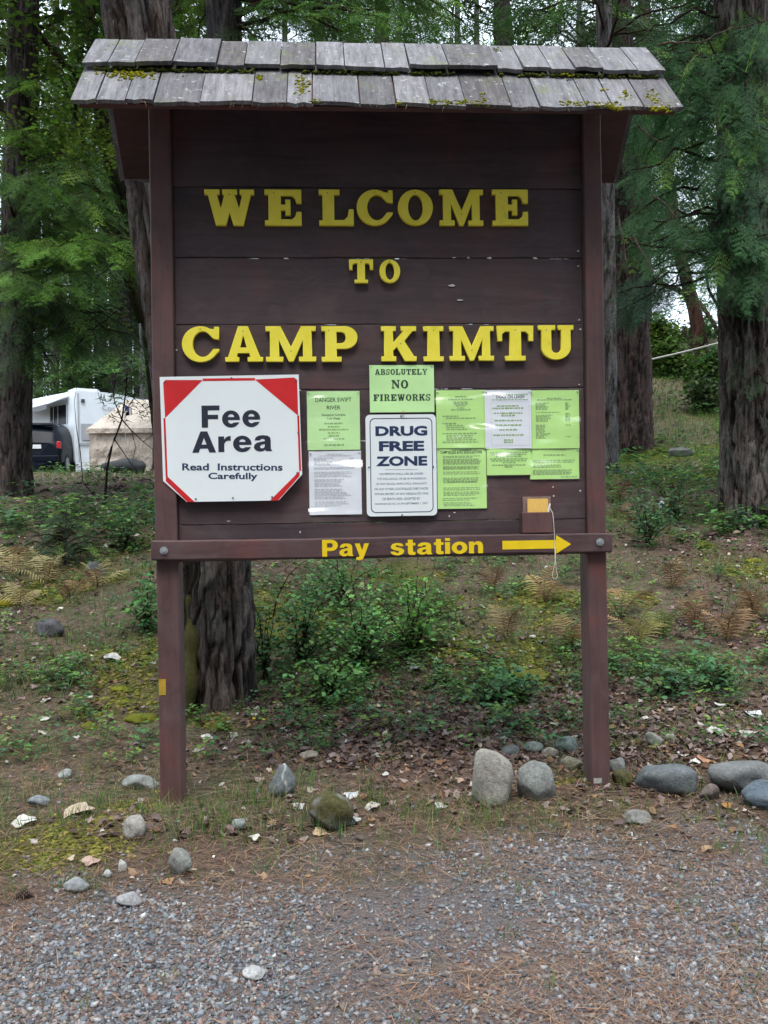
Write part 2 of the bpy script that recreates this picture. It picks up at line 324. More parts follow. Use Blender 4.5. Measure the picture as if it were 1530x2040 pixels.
def build_ground():
    xs = axis(-120, 120, -2.4, 2.6, .035); ys = axis(-60, 120, 2.3, 7.5, .035, 1.06)
    X, Y = np.meshgrid(xs, ys); Z = gz(X, Y); g, mo, li = masks(X, Y)
    me = bpy.data.meshes.new('ground'); nx, ny = len(xs), len(ys)
    idx = np.arange(nx*ny).reshape(ny, nx); q = np.stack([idx[:-1, :-1], idx[:-1, 1:], idx[1:, 1:], idx[1:, :-1]], -1).reshape(-1, 4)
    me.vertices.add(nx*ny); me.vertices.foreach_set('co', np.stack([X, Y, Z], -1).astype(np.float32).ravel())
    me.loops.add(q.size); me.loops.foreach_set('vertex_index', q.astype(np.int32).ravel())
    me.polygons.add(len(q)); me.polygons.foreach_set('loop_start', np.arange(len(q), dtype=np.int32)*4)
    me.polygons.foreach_set('use_smooth', np.ones(len(q), bool))
    a = me.attributes.new('Mask', 'FLOAT_COLOR', 'POINT')
    a.data.foreach_set('color', np.stack([g, mo, li, np.ones_like(g)], -1).astype(np.float32).ravel()); me.update(calc_edges=True)
    m, n, b = mat_new('forest_floor'); b.inputs['Roughness'].default_value = .95; b.inputs['Specular IOR Level'].default_value = .1
    at_ = nd(n, 'ShaderNodeAttribute'); at_.attribute_name = 'Mask'; sep = nd(n, 'ShaderNodeSeparateColor'); n.links.new(at_.outputs['Color'], sep.inputs[0])
    f1 = noise_node(n, 34, 8, .75); f2 = noise_node(n, 3.5, 5, .6); f3 = noise_node(n, 110, 4, .7)
    base = ramp(n, f1.outputs['Fac'], [(.28, (.05, .037, .029)), (.45, (.125, .090, .068)), (.58, (.175, .135, .105)), (.7, (.26, .22, .185))])
    lit = ramp(n, f1.outputs['Fac'], [(.28, (.032, .021, .019)), (.45, (.10, .064, .055)), (.6, (.16, .105, .085)), (.72, (.25, .195, .17))])
    mos = ramp(n, f1.outputs['Fac'], [(.3, (.030, .036, .006)), (.5, (.10, .11, .015)), (.7, (.20, .20, .03))])
    grv = ramp(n, f3.outputs['Fac'], [(.3, (.085, .074, .070)), (.5, (.165, .145, .138)), (.7, (.25, .235, .23))])
    rd = ramp(n, f2.outputs['Fac'], [(.35, (1.12, .95, .85)), (.6, (.95, 1.0, 1.08))])
    gm = nd(n, 'ShaderNodeMix', data_type='RGBA', blend_type='MULTIPLY'); gm.inputs[0].default_value = 1; n.links.new(grv.outputs[0], gm.inputs[6]); n.links.new(rd.outputs[0], gm.inputs[7])
    def mixc(f, A, B):
        x = nd(n, 'ShaderNodeMix', data_type='RGBA'); n.links.new(f, x.inputs[0]); n.links.new(A, x.inputs[6]); n.links.new(B, x.inputs[7]); return x.outputs[2]
    gfar = ramp(n, f2.outputs['Fac'], [(.4, (0, 0, 0)), (.6, (.55, .55, .55))])
    grn = ramp(n, f1.outputs['Fac'], [(.3, (.02, .03, .01)), (.6, (.06, .085, .025))])
    c = mixc(gfar.outputs[0], base.outputs[0], grn.outputs[0])
    c = mixc(sep.outputs[2], c, lit.outputs[0]); c = mixc(sep.outputs[1], c, mos.outputs[0]); c = mixc(sep.outputs[0], c, gm.outputs[2])
    n.links.new(c, b.inputs['Base Color'])
    ad = nd(n, 'ShaderNodeMath', operation='ADD'); n.links.new(f1.outputs['Fac'], ad.inputs[0]); n.links.new(f3.outputs['Fac'], ad.inputs[1])
    bump(n, b, ad.outputs[0], 1.0, .02)
    o = obj('ground', me, m); kind(o, 'structure', 'gravel road edge rising into a forest floor of needles, moss and grass'); return o
build_ground()

# ================================================================== NOTICE BOARD
PSI, D0, X0 = 0.0625, 4.035, 0.0012
LEN_Z = gz1(-.96, 3.98)
SB = Vector((X0, D0, 0))                              # sign frame origin, z = 0 world
ux, uy = math.cos(PSI), math.sin(PSI)
def S(px, py, d=0.0):
    """pixel -> (u, z) on the plane d metres in front of the post faces"""
    a, b = ray(px, py); ox = X0 + d*uy; oy = D0 - d*ux
    # t*a = ox + u*ux ; t = oy + u*uy
    u = (ox - a*oy)/(a*uy - ux); t = oy + u*uy
    return u, CAMZ + b*t
def sx(px, py, d=0.0): return S(px, py, d)[0]
def sz(px, py, d=0.0): return S(px, py, d)[1]
NB = thing('notice_board', 'tall brown wooden welcome board with yellow letters under a shingled roof', 'notice board', (X0, D0, 0), PSI)
def sthing(name, label, cat, group=None): return thing(name, label, cat, (X0, D0, 0), PSI, group)

def box_bm(x0, x1, y0, y1, z0, z1, bev=.004, seg=1, bm=None):
    bm = bm or bmesh.new()
    r = bmesh.ops.create_cube(bm, size=1); vs = r['verts']
    for v in vs: v.co = Vector(((x0+x1)/2+v.co.x*(x1-x0), (y0+y1)/2+v.co.y*(y1-y0), (z0+z1)/2+v.co.z*(z1-z0)))
    if bev: bmesh.ops.bevel(bm, geom=list({e for v in vs for e in v.link_edges}), offset=bev, segments=seg, affect='EDGES', profile=.5)
    return bm
def cyl_bm(cx, cy, cz, r, h, axis='Y', seg=16, r2=None, bm=None):
    bm = bm or bmesh.new()
    m = Matrix.Translation((cx, cy, cz)) @ (Matrix.Rotation(rad(90), 4, 'X') if axis == 'Y' else Matrix.Rotation(rad(90), 4, 'Y') if axis == 'X' else Matrix())
    bmesh.ops.create_cone(bm, cap_ends=True, segments=seg, radius1=r, radius2=r if r2 is None else r2, depth=h, matrix=m); return bm

uL0, uL1 = -1.010, -.915; uR0, uR1 = .925, 1.010
zbot = LEN_Z - .35; zroof = 1.5+2.073
for (a, b_) in ((uL0, uL1), (uR0, uR1)):
    bm = box_bm(a, b_, 0, .14, zbot, 1.5+1.93, .006, 2)
    bmesh.ops.subdivide_edges(bm, edges=[e for e in bm.edges if abs(e.verts[0].co.z-e.verts[1].co.z) > 1], cuts=12)
    for v in bm.verts: v.co.x += .002*math.sin(v.co.z*3+a)
    obj('post', bm, M_POST, NB)
# planks
seams = [205, 374, 513.5, 646, 775, 878, 1040, 1112]
zs = [S(750, p, -.03)[1] for p in seams]; zs[0] = 1.5+1.88
for i in range(len(zs)-1):
    gap = .0035 if i in (1, 2) else .0015
    off = (0, .0015, .004, .001, .003, .0, .002)[i]
    bm = box_bm(uL1+.002, uR0-.002, .03+off, .055, zs[i+1]+gap/2, zs[i]-gap/2, .0025, 1)
    bmesh.ops.subdivide_edges(bm, edges=[e for e in bm.edges if abs(e.verts[0].co.x-e.verts[1].co.x) > 1], cuts=24)
    for v in bm.verts: v.co.z += .0012*math.sin(v.co.x*9+i*2)+.0008*math.sin(v.co.x*31+i)
    obj('plank', bm, M_PLANK, NB)
# rail
rz1 = S(305, 1078, .04)[1]; rz0 = S(312, 1117, .04)[1]
bm = box_bm(-1.024, 1.024, -.04, -.001, rz0, rz1, .006, 2)
bmesh.ops.subdivide_edges(bm, edges=[e for e in bm.edges if abs(e.verts[0].co.x-e.verts[1].co.x) > 1], cuts=20)
for v in bm.verts: v.co.z += .0018*math.sin(v.co.x*4.0)+.0008*math.sin(v.co.x*23)
RAIL = obj('rail', bm, M_RAIL, NB)
for (px, py) in ((326, 1097), (1196, 1080)):
    u, z = S(px, py, .045)
    bo = obj('bolt', cyl_bm(u, -.047, z, .0085, .012, 'Y', 6), M_STEEL, RAIL)
    obj('washer', cyl_bm(u, -.0415, z, .0175, .003, 'Y', 20), M_STEEL, RAIL)
# chips, nails and stains on the planks
CH = simple('bare_chip', (.55, .52, .52), .8, .2, 60)
for (px, py, w_, h_) in ((975, 514, 13, 5), (1066, 514, 11, 5), (900, 569, 16, 6), (570, 515, 12, 4), (905, 513, 10, 2.5), (933, 513.5, 6, 3), (352, 697, 4, 4), (1152, 500, 5, 4), (1152, 530, 5, 3), (1154, 637, 5, 3), (1156, 656, 5, 3),
                         (1102, 970, 4, 4), (1103, 988, 4, 4), (1156, 978, 4, 4), (895, 1028, 4, 6), (905, 1021, 5, 3), (1154, 766, 5, 3), (455, 1038, 8, 2), (598, 1060, 3, 6), (916, 598, 14, 3)):
    u, z = S(px, py, -.029); k = .00224; n_ = 9
    bm = bmesh.new(); vs = []
    for j in range(n_):
        t = 2*math.pi*j/n_; q = random.uniform(.6, 1.1)
        vs.append(bm.verts.new((u+math.cos(t)*w_*k/2*q, .0285, z+math.sin(t)*h_*k/2*q)))
    f = bm.faces.new(vs); e = bmesh.ops.extrude_face_region(bm, geom=[f])
    for v in e['geom']:
        if isinstance(v, bmesh.types.BMVert): v.co.y = .0345
    bmesh.ops.recalc_face_normals(bm, faces=bm.faces); obj('paint_chip', bm, CH, NB)
# yellow mark on left post, pale scuff on right post
u0, z0 = S(317, 1385, .001); u1, z1 = S(330, 1353, .001)
obj('yellow_tape', box_bm(u0, u1, -.0015, .0005, z0, z1, 0), simple('faded_yellow_tape', (.36, .23, .02), .7, .3, 40), NB)
u0, z0 = S(1183, 1561, .001); u1, z1 = S(1199, 1550, .001)
obj('paint_chip', box_bm(u0, u1, -.0012, .0005, z0, z1, 0), simple('pale_scuff', (.30, .30, .30), .8, .3, 60), NB)

# ---- glyph outlines (slab serif, cap height 1)
def arc(cx, cz, rx, rz, a0, a1, n): return [(cx+rx*math.cos(rad(a0+(a1-a0)*i/n)), cz+rz*math.sin(rad(a0+(a1-a0)*i/n))) for i in range(n+1)]
G = {
 'E': [[(0,0),(1,0),(1,.38),(.86,.38),(.83,.25),(.74,.17),(.44,.17),(.44,.42),(.56,.42),(.56,.28),(.70,.28),(.70,.72),(.56,.72),(.56,.58),(.44,.58),(.44,.83),(.74,.83),(.83,.75),(.86,.62),(1,.62),(1,1),(0,1),(0,.86),(.1,.86),(.1,.14),(0,.14)]],
 'F': [[(0,0),(.58,0),(.58,.14),(.44,.14),(.44,.42),(.56,.42),(.56,.28),(.70,.28),(.70,.72),(.56,.72),(.56,.58),(.44,.58),(.44,.83),(.74,.83),(.83,.75),(.86,.62),(1,.62),(1,1),(0,1),(0,.86),(.1,.86),(.1,.14),(0,.14)]],
 'L': [[(0,0),(1,0),(1,.45),(.86,.45),(.82,.24),(.72,.15),(.44,.15),(.44,.86),(.6,.86),(.6,1),(0,1),(0,.86),(.1,.86),(.1,.14),(0,.14)]],
 'T': [[(.22,0),(.78,0),(.78,.14),(.66,.14),(.66,.83),(.78,.83),(.86,.76),(.86,.56),(1,.56),(1,1),(0,1),(0,.56),(.14,.56),(.14,.76),(.22,.83),(.34,.83),(.34,.14),(.22,.14)]],
 'I': [[(0,0),(.56,0),(.56,.14),(.45,.14),(.45,.86),(.56,.86),(.56,1),(0,1),(0,.86),(.11,.86),(.11,.14),(0,.14)]],
 'O': [arc(.5,.5,.5,.52,0,345,23), arc(.5,.5,.21,.38,0,342,19)],
 'C': [[(1,1.0),(.88,1.0),(.86,.93)]+arc(.5,.5,.5,.52,58,322,22)+[(.99,.30),(1,.36),(.84,.36)]+arc(.56,.5,.27,.37,320,45,16)+[(.84,.66),(1,.63)]],
 'M': [[(0,0),(.42,0),(.42,.14),(.32,.14),(.32,.6),(.55,0),(.67,0),(.9,.6),(.9,.14),(.80,.14),(.80,0),(1.22,0),(1.22,.14),(1.12,.14),(1.12,.86),(1.22,.86),(1.22,1),(.86,1),(.61,.42),(.36,1),(0,1),(0,.86),(.1,.86),(.1,.14),(0,.14)]],
 'W': [[(0,1),(0,.86),(.09,.86),(.30,0),(.57,0),(.67,.36),(.77,0),(1.04,0),(1.25,.86),(1.34,.86),(1.34,1),(.95,1),(.95,.86),(1.02,.86),(.93,.48),(.82,.86),(.88,.86),(.88,1),(.48,1),(.48,.86),(.54,.86),(.44,.48),(.34,.86),(.41,.86),(.41,1)]],
 'A': [[(0,0),(.4,0),(.4,.13),(.33,.13),(.36,.24),(.68,.24),(.72,.13),(.64,.13),(.64,0),(1.08,0),(1.08,.13),(1.0,.13),(.66,1),(.38,1),(.08,.13),(0,.13)], [(.42,.40),(.62,.40),(.52,.74)]],
 'P': [[(0,0),(.55,0),(.55,.14),(.42,.14),(.42,.36),(.62,.36)]+arc(.65,.68,.35,.32,-90,90,12)+[(0,1),(0,.86),(.1,.86),(.1,.14),(0,.14)], [(.42,.52),(.54,.52)]+arc(.54,.68,.13,.16,-90,90,8)+[(.42,.84)]],
 'K': [[(0,0),(.42,0),(.42,.14),(.34,.14),(.34,.30),(.44,.4),(.66,0),(1.0,0),(1.0,.14),(.93,.14),(.66,.58),(.9,.86),(1.0,.86),(1.0,1),(.56,1),(.56,.86),(.62,.86),(.34,.54),(.34,.86),(.42,.86),(.42,1),(0,1),(0,.86),(.08,.86),(.08,.14),(0,.14)]],
 'U': [[(0,1),(0,.86),(.08,.86)]+arc(.5,.36,.42,.38,180,360,16)+[(.92,.86),(1,.86),(1,1),(.56,1),(.56,.86),(.64,.86)]+arc(.505,.32,.135,.14,0,-180,10)+[(.37,.86),(.48,.86),(.48,1)]],
 'B': [[(0,0),(.62,0)]+arc(.62,.27,.36,.27,-90,75,8)+arc(.58,.77,.34,.23,-50,90,8)+[(0,1),(0,.88),(.1,.88),(.1,.12),(0,.12)], [(.38,.12),(.56,.12)]+arc(.54,.29,.14,.17,-80,80,5)+[(.38,.46)], [(.38,.58),(.52,.58)]+arc(.5,.74,.13,.14,-70,80,5)+[(.38,.88)]],
 'R': [[(0,0),(.5,0),(.5,.12),(.38,.12),(.38,.44),(.5,.44),(.72,0),(1.05,0),(1.05,.12),(.95,.12),(.74,.47)]+arc(.6,.73,.34,.27,-50,90,9)+[(0,1),(0,.88),(.1,.88),(.1,.12),(0,.12)], [(.38,.56),(.52,.56)]+arc(.52,.72,.14,.16,-80,80,6)+[(.38,.88)]],
 'N': [[(0,0),(.4,0),(.4,.12),(.26,.12),(.26,.7),(.86,0),(1.0,0),(1.0,.88),(1.1,.88),(1.1,1),(.72,1),(.72,.88),(.86,.88),(.86,.38),(.36,1),(0,1),(0,.88),(.12,.88),(.12,.12),(0,.12)]],
 'Y': [[(.3,0),(.8,0),(.8,.12),(.68,.12),(.68,.42),(.98,.88),(1.1,.88),(1.1,1),(.7,1),(.7,.88),(.8,.88),(.6,.55),(.4,.88),(.5,.88),(.5,1),(0,1),(0,.88),(.1,.88),(.42,.42),(.42,.12),(.3,.12)]],
 'S': [[(0,0),(.1,0),(.14,.07)]+arc(.44,.27,.34,.28,-110,60,8)+arc(.36,.72,.14,.16,230,70,5)+[(.62,.84),(.72,.66),(.82,.66),(.82,1),(.72,1),(.68,.94)]+arc(.40,.73,.34,.28,65,240,8)+arc(.44,.27,.14,.15,60,-110,5)+[(.22,.14),(.1,.36),(0,.36)]],
}
def glyph_mesh(contours, u0, u1, z0, z1, y, depth, bev=0.0, mirror=False):
    cu = bpy.data.curves.new('g', 'CURVE'); cu.dimensions = '2D'; cu.fill_mode = 'BOTH'
    xs = [p[0] for c in contours for p in c]; zs_ = [p[1] for c in contours for p in c]
    xa, xb = min(xs), max(xs)
    za, zb = min(zs_), max(zs_)
    for c in contours:
        s = cu.splines.new('POLY'); s.points.add(len(c)-1); s.use_cyclic_u = True
        for p, (x, z) in zip(s.points, c): p.co = (u0+(x-xa)/(xb-xa)*(u1-u0), z0+(z-za)/(zb-za)*(z1-z0), 0, 1)
    cu.extrude = depth/2
    if bev: cu.bevel_depth = bev; cu.bevel_resolution = 0; cu.offset = -bev
    o = bpy.data.objects.new('g', cu); C.objects.link(o); bpy.context.view_layer.update()
    me = bpy.data.meshes.new_from_object(o.evaluated_get(bpy.context.evaluated_depsgraph_get()))
    bpy.data.objects.remove(o); bpy.data.curves.remove(cu)
    me.transform(Matrix(((1, 0, 0, 0), (0, 0, -1, y), (0, 1, 0, 0), (0, 0, 0, 1)))); return me   # curve z -> -local y (towards viewer)
YB = .03
def big_letter(ch, x0, x1, yt, yb):
    d = -.012; u0, z0 = S(x0, yb, d); u1, z1 = S(x1, yt, d)
    dz = (S(765, yb, d)[1]-z0)*0
    me = glyph_mesh(G[ch], u0, u1, z0, z1, YB-.0105, .020, .0015); o = obj('letter', me, M_YEL, NB)
    # nail head
    nx, nz = {'W':(.5,.86),'E':(.25,.9),'L':(.25,.9),'C':(.5,.92),'O':(.5,.92),'M':(.5,.3),'T':(.5,.88),'A':(.48,.86),'P':(.2,.88),'K':(.55,.5),'I':(.5,.88),'U':(.22,.86)}[ch]
    obj('nail', cyl_bm(u0+(u1-u0)*nx, YB-.0222, z0+(z1-z0)*nz, .0025, .002, 'Y', 8), M_SCREW, o)
for ch, a, b_ in (('W',408,506),('E',528,600),('L',636,704),('C',711,782),('O',793,862),('M',876,962),('E',981,1051)): big_letter(ch, a, b_, 378, 449)
for ch, a, b_ in (('T',696,743),('O',756,797)): big_letter(ch, a, b_, 517, 564)
for ch, a, b_, t, e in (('C',363,436,650,722),('A',449,523,650,721),('M',530,629,650,721),('P',641,712,650,721),('K',760,829,650,720),('I',844,883,650,720),('M',896,983,650,719),('T',991,1062,649,719),('U',1073,1142,648,717)): big_letter(ch, a, b_, t, e)

# ---- flat lettering with the built-in font
def text_mesh(body, box, y, bold=0.0, thick=.0008, warp=None, align='FIT', sub=False):
    """box = (u0,z0,u1,z1): text is fitted to it"""
    cu = bpy.data.curves.new('t', 'FONT'); cu.body = body; cu.size = 1; cu.offset = bold; cu.extrude = 0; cu.resolution_u = 3; cu.align_x = 'CENTER'
    o = bpy.data.objects.new('t', cu); C.objects.link(o); bpy.context.view_layer.update()
    me = bpy.data.meshes.new_from_object(o.evaluated_get(bpy.context.evaluated_depsgraph_get())); bpy.data.objects.remove(o); bpy.data.curves.remove(cu)
    co = np.zeros(len(me.vertices)*3, np.float32); me.vertices.foreach_get('co', co); co = co.reshape(-1, 3)
    mn, mx = co.min(0), co.max(0); u0, z0, u1, z1 = box
    X = u0+(co[:, 0]-mn[0])/(mx[0]-mn[0])*(u1-u0); Z = z0+(co[:, 1]-mn[1])/(mx[1]-mn[1])*(z1-z0)
    Yy = np.full(len(X), y)
    if warp is not None: Yy = Yy + warp(X, Z)
    me.vertices.foreach_set('co', np.stack([X, Yy, Z], 1).astype(np.float32).ravel()); me.update(); return me
def px_text(parent, body, x0, yt, x1, yb, d, mat, bold=0.02, warp=None, rot=None):
    u0, z0 = S(x0, yb, d); u1, z1 = S(x1, yt, d)
    me = text_mesh(body, (u0, z0, u1, z1), -d, bold, warp=warp)
    if rot:
        cu_, cz_ = (u0+u1)/2, (z0+z1)/2; me.transform(Matrix.Translation((cu_, 0, cz_)) @ Matrix.Rotation(rot, 4, 'Y') @ Matrix.Translation((-cu_, 0, -cz_)))
    return obj('lettering', me, mat, parent)
# heavy sans outlines (cap height 1, x-height .74)
HS = {
 'F': [[(0,0),(.26,0),(.26,.38),(.68,.38),(.68,.58),(.26,.58),(.26,.78),(.74,.78),(.74,1),(0,1)]],
 'A': [[(0,0),(.26,0),(.32,.19),(.62,.19),(.68,0),(.95,0),(.61,1),(.34,1)], [(.38,.38),(.57,.38),(.475,.70)]],
 'P': [[(0,0),(.26,0),(.26,.33),(.48,.33)]+arc(.48,.665,.34,.335,-90,90,10)+[(0,1)], [(.26,.53),(.44,.53)]+arc(.44,.665,.12,.135,-90,90,8)+[(.26,.8)]],
 'r': [[(0,0),(.24,0),(.24,.38),(.30,.49),(.38,.53),(.5,.53),(.5,.76),(.42,.75),(.32,.70),(.24,.60),(.24,.74),(0,.74)]],
 'e': [[(.74,.32),(.25,.32)]+arc(.38,.30,.13,.14,180,320,6)+[(.72,.22)]+arc(.37,.37,.37,.39,-28,-366,26), [(.25,.46),(.50,.46)]+arc(.375,.46,.125,.13,0,180,8)[1:-1]],
 'o': [arc(.38,.37,.38,.39,0,345,23), arc(.38,.37,.14,.19,0,340,17)],
 'a': [[(.74,0),(.49,0),(.46,.07),(.36,0),(.22,-.02),(.08,.04),(0,.16),(.02,.30),(.12,.40),(.30,.45),(.44,.48),(.44,.54),(.37,.59),(.28,.57),(.25,.51),(.03,.51),(.08,.66),(.2,.74),(.38,.76),(.56,.73),(.66,.64),(.68,.5),(.68,.12)], [(.44,.34),(.30,.30),(.24,.22),(.28,.14),(.36,.14),(.43,.2)]],
 'y': [[(0,.74),(.26,.74),(.38,.33),(.50,.74),(.75,.74),(.48,-.06),(.40,-.20),(.28,-.26),(.08,-.25),(.08,-.07),(.2,-.07),(.25,-.01)]],
 's': [[(0,.22),(.22,.22),(.26,.15),(.34,.13),(.42,.17),(.40,.25),(.16,.33),(.04,.42),(.02,.56),(.10,.69),(.24,.75),(.40,.76),(.56,.71),(.64,.55),(.42,.55),(.38,.61),(.31,.62),(.25,.58),(.27,.52),(.52,.43),(.64,.34),(.66,.2),(.58,.06),(.42,-.015),(.28,-.02),(.12,.03),(.03,.12)]],
 't': [[(.10,.58),(0,.58),(0,.74),(.10,.74),(.10,.95),(.34,.95),(.34,.74),(.46,.74),(.46,.58),(.34,.58),(.34,.22),(.38,.17),(.46,.17),(.46,0),(.34,-.02),(.18,0),(.11,.07),(.10,.16)]],
 'i': [[(0,0),(.24,0),(.24,.74),(0,.74)], [(0,.82),(.24,.82),(.24,1),(0,1)]],
 'n': [[(0,0),(.24,0),(.24,.42),(.28,.53),(.36,.56),(.43,.51),(.44,.42),(.44,0),(.68,0),(.68,.5),(.63,.67),(.5,.76),(.36,.75),(.24,.65),(.24,.74),(0,.74)]],
}
def heavy_word(parent, word, x0, x1, ycap, ybase, d, mat, gap=.085, lean=0.0):
    u0, z0 = S(x0, ybase, d); u1, z1 = S(x1, ycap, d); h = z1-z0
    ws = [max(p[0] for c in HS[k] for p in c) for k in word]; k_ = (u1-u0)/(sum(ws)+gap*(len(ws)-1)); x = u0
    for ch, w1 in zip(word, ws):
        q = HS[ch]; mn = min(p[1] for c in q for p in c); mx = max(p[1] for c in q for p in c); dz = lean*(x-u0)
        obj('letter', glyph_mesh(q, x, x+w1*k_, z0+mn*h+dz, z0+mx*h+dz, -d, .0006), mat, parent); x += (w1+gap)*k_
# pay station lettering and arrow on the rail
heavy_word(RAIL, 'Pay', 642, 735, 1074, 1109, .0412, M_VINYL, .07, .006)
heavy_word(RAIL, 'station', 778, 962, 1071, 1106, .0412, M_VINYL, .075, .004)
me = glyph_mesh([[(0,.28),(.78,.28),(.78,0),(1,.5),(.78,1),(.78,.74),(0,.74)]], sx(1001, 1085, .0412), sx(1138, 1083, .0412), sz(1110, 1103, .0412), sz(1110, 1066, .0412), -.0408, .0006)
obj('arrow', me, M_VINYL, RAIL)

# ---- Fee Area plate
def poly_plate(pts, y0, thick, bm=None):
    bm = bm or bmesh.new(); vs = [bm.verts.new((u, y0, z)) for u, z in pts]; f = bm.faces.new(vs)
    if thick:
        e = bmesh.ops.extrude_face_region(bm, geom=[f])
        for v in e['geom']:
            if isinstance(v, bmesh.types.BMVert): v.co.y = y0+thick
    bmesh.ops.recalc_face_normals(bm, faces=bm.faces); return bm
FD = .005
FS = sthing('fee_sign', 'white plate with red corners reading Fee Area, screwed to the board', 'sign')
def P(d, *pts): return [S(x, y, d) for x, y in pts]
obj('plate', poly_plate(P(FD, (318,751),(595,746),(602,945),(555,997),(372,1000),(325,958)), -FD, .003), M_WHITE, FS)
d = FD+.0006
tri = [((325,762),(330,757),(404,757),(329,833)), ((508,756),(586,752),(592,757),(594,828)), ((331,947),(388,1000),(373,1000),(330,958)), ((597,938),(597,948),(554,997),(538,997))]
for t in tri: obj('red_corner', poly_plate(P(d, *t), -d, 0), M_RED, FS)
for t in (((404,754),(508,753),(508,758),(404,759)), ((325.5,833),(329.5,833),(334,950),(330,950)), ((592,828),(596,828),(600,938),(596,938))): obj('red_border', poly_plate(P(d, *t), -d, 0), M_RED, FS)
heavy_word(FS, 'Fee', 402, 518, 807, 852, d, M_INK, .1, .012); heavy_word(FS, 'Area', 383, 542, 858, 902, d, M_INK, .09, .012)
px_text(FS, 'Read  Instructions', 363, 922, 563, 939, d, M_INKB, .025, rot=rad(.9)); px_text(FS, 'Carefully', 415, 941, 513, 959, d, M_INKB, .025, rot=rad(.9))
for x, y in ((329,760),(461,753),(589,758),(594,862),(592,942),(542,990),(464,992),(390,994),(329,871)):
    u, z = S(x, y, d); obj('screw', cyl_bm(u, -d-.001, z, .004, .003, 'Y', 10), M_SCREW, FS)

# ---- paper notices
def make_warp(seed, amp=.0022):
    a, b_, c = random.Random(seed).random()*6, random.Random(seed+1).random()*6, random.Random(seed+2).uniform(.7, 1.3)
    def wf(X, Z): return -amp*(1+np.sin(X*23*c+a)*.5+np.sin(Z*31*c+b_+X*9)*.5)
    return wf
def grid_sheet(u0, z0, u1, z1, y, warp, nx=8, nz=10, ragged=0.0, rs=None):
    bm = bmesh.new(); V = []
    rs = rs or random
    for j in range(nz+1):
        row = []
        for i in range(nx+1):
            u = u0+(u1-u0)*i/nx; z = z0+(z1-z0)*j/nz
            if ragged and (i in (0, nx)): u += rs.uniform(-ragged, ragged)
            if ragged and (j in (0, nz)): z += rs.uniform(-ragged, ragged)
            row.append(bm.verts.new((u, y+float(warp(u, z)), z)))
        V.append(row)
    for j in range(nz):
        for i in range(nx): bm.faces.new((V[j][i], V[j][i+1], V[j+1][i+1], V[j+1][i]))
    for f in bm.faces: f.smooth = True
    return bm
def bars(u0, z0, u1, z1, rows, y, warp, rs, seg=None):
    """illegible fine print: rows = list of (z fraction from top, x0, x1, height px)"""
    bm = bmesh.new(); H = z1-z0; Wd = u1-u0
    for (fy, fa, fb, h) in rows:
        z = z1-fy*H; x = u0+fa*Wd; e = u0+fb*Wd
        while x < e:
            wl = rs.uniform(.006, .019); xe = min(e, x+wl); hh = h*.00224*rs.uniform(.8, 1.1)
            q = [(x, z-hh/2), (xe, z-hh/2), (xe, z+hh/2), (x, z+hh/2)]
            bm.faces.new([bm.verts.new((a, y+float(warp(a, b_)), b_)) for a, b_ in q]); x = xe+rs.uniform(.0025, .004)
    return bm
def notice(label, x0, yt, x1, yb, layer, mat, rows=(), heads=(), inkmat=None, sleeve=True, slab=(), cat='notice', frame=None):
    t = sthing('notice_sheet', label, cat, 'paper notices pinned to the board')
    d = -.0295+.0036*layer; rs = random.Random(int(x0*7+yt)); wp = make_warp(int(x0+yt))
    u0, z0 = S(x0, yb, d); u1, z1 = S(x1, yt, d)
    obj('sheet', grid_sheet(u0, z0, u1, z1, -d, wp), mat, t)
    if rows: obj('fine_print', bars(u0, z0, u1, z1, rows, -d-.0006, wp, rs), inkmat or M_PRINT, t)['kind'] = 'stuff'
    for (body, a, b_, c, e, ink, bold) in heads: px_text(t, body, a, b_, c, e, d+.0006, ink, bold, warp=wp)
    for (ws, a, b_, c, e) in slab:
        g = [G[k] for k in ws]; wd = [max(p[0] for cc in q for p in cc) for q in g]; tot = sum(wd)+.16*(len(ws)-1)
        ua, za = S(a, e, d); ub, zb = S(c, b_, d); x = ua
        mes = bmesh.new()
        for q, w1 in zip(g, wd):
            xe = x+w1/tot*(ub-ua); m_ = glyph_mesh(q, x, xe, za, zb, -d-.0008, .0002)
            for v in m_.vertices: v.co.y += float(wp(v.co.x, v.co.z))
            mes.from_mesh(m_); bpy.data.meshes.remove(m_); x = xe+.16/tot*(ub-ua)
        obj('lettering', mes, M_INKG, t)
    if frame:
        for (a, b_, c, e) in frame:
            ua, za = S(a, e, d); ub, zb = S(c, b_, d); w1 = .0009
            for q in ((ua, za, ub, za+w1), (ua, zb-w1, ub, zb), (ua, za+w1, ua+w1, zb-w1), (ub-w1, za+w1, ub, zb-w1)):
                obj('frame_line', grid_sheet(*q, -d-.0006, wp, 6, 6), M_PRINTL, t)
    if sleeve:
        e = .006; wp2 = lambda X, Z: wp(X, Z)-.0012
        obj('plastic_sleeve', grid_sheet(u0-e, z0-e, u1+e, z1+e, -d-.0009, wp2, 10, 12, .0012, rs), M_SLEEVE, t)
    for (fx, fz) in ((.03, .97), (.97, .97)):
        obj('staple', box_bm(u0+(u1-u0)*fx-.004, u0+(u1-u0)*fx+.004, -d-.0068, -d-.0015, z0+(z1-z0)*fz-.0008, z0+(z1-z0)*fz+.0008, 0), M_STEEL, t)
    return t
def para(y0, y1, n, a=.1, b=.9, h=2.0, rag=.12, seed=0):
    r = random.Random(seed); return [(y0+(y1-y0)*i/max(1, n-1), a, b-r.random()*rag, h) for i in range(n)]
def cent(ys, ws, h=3.0): return [(y, .5-w_/2, .5+w_/2, h) for y, w_ in zip(ys, ws)]
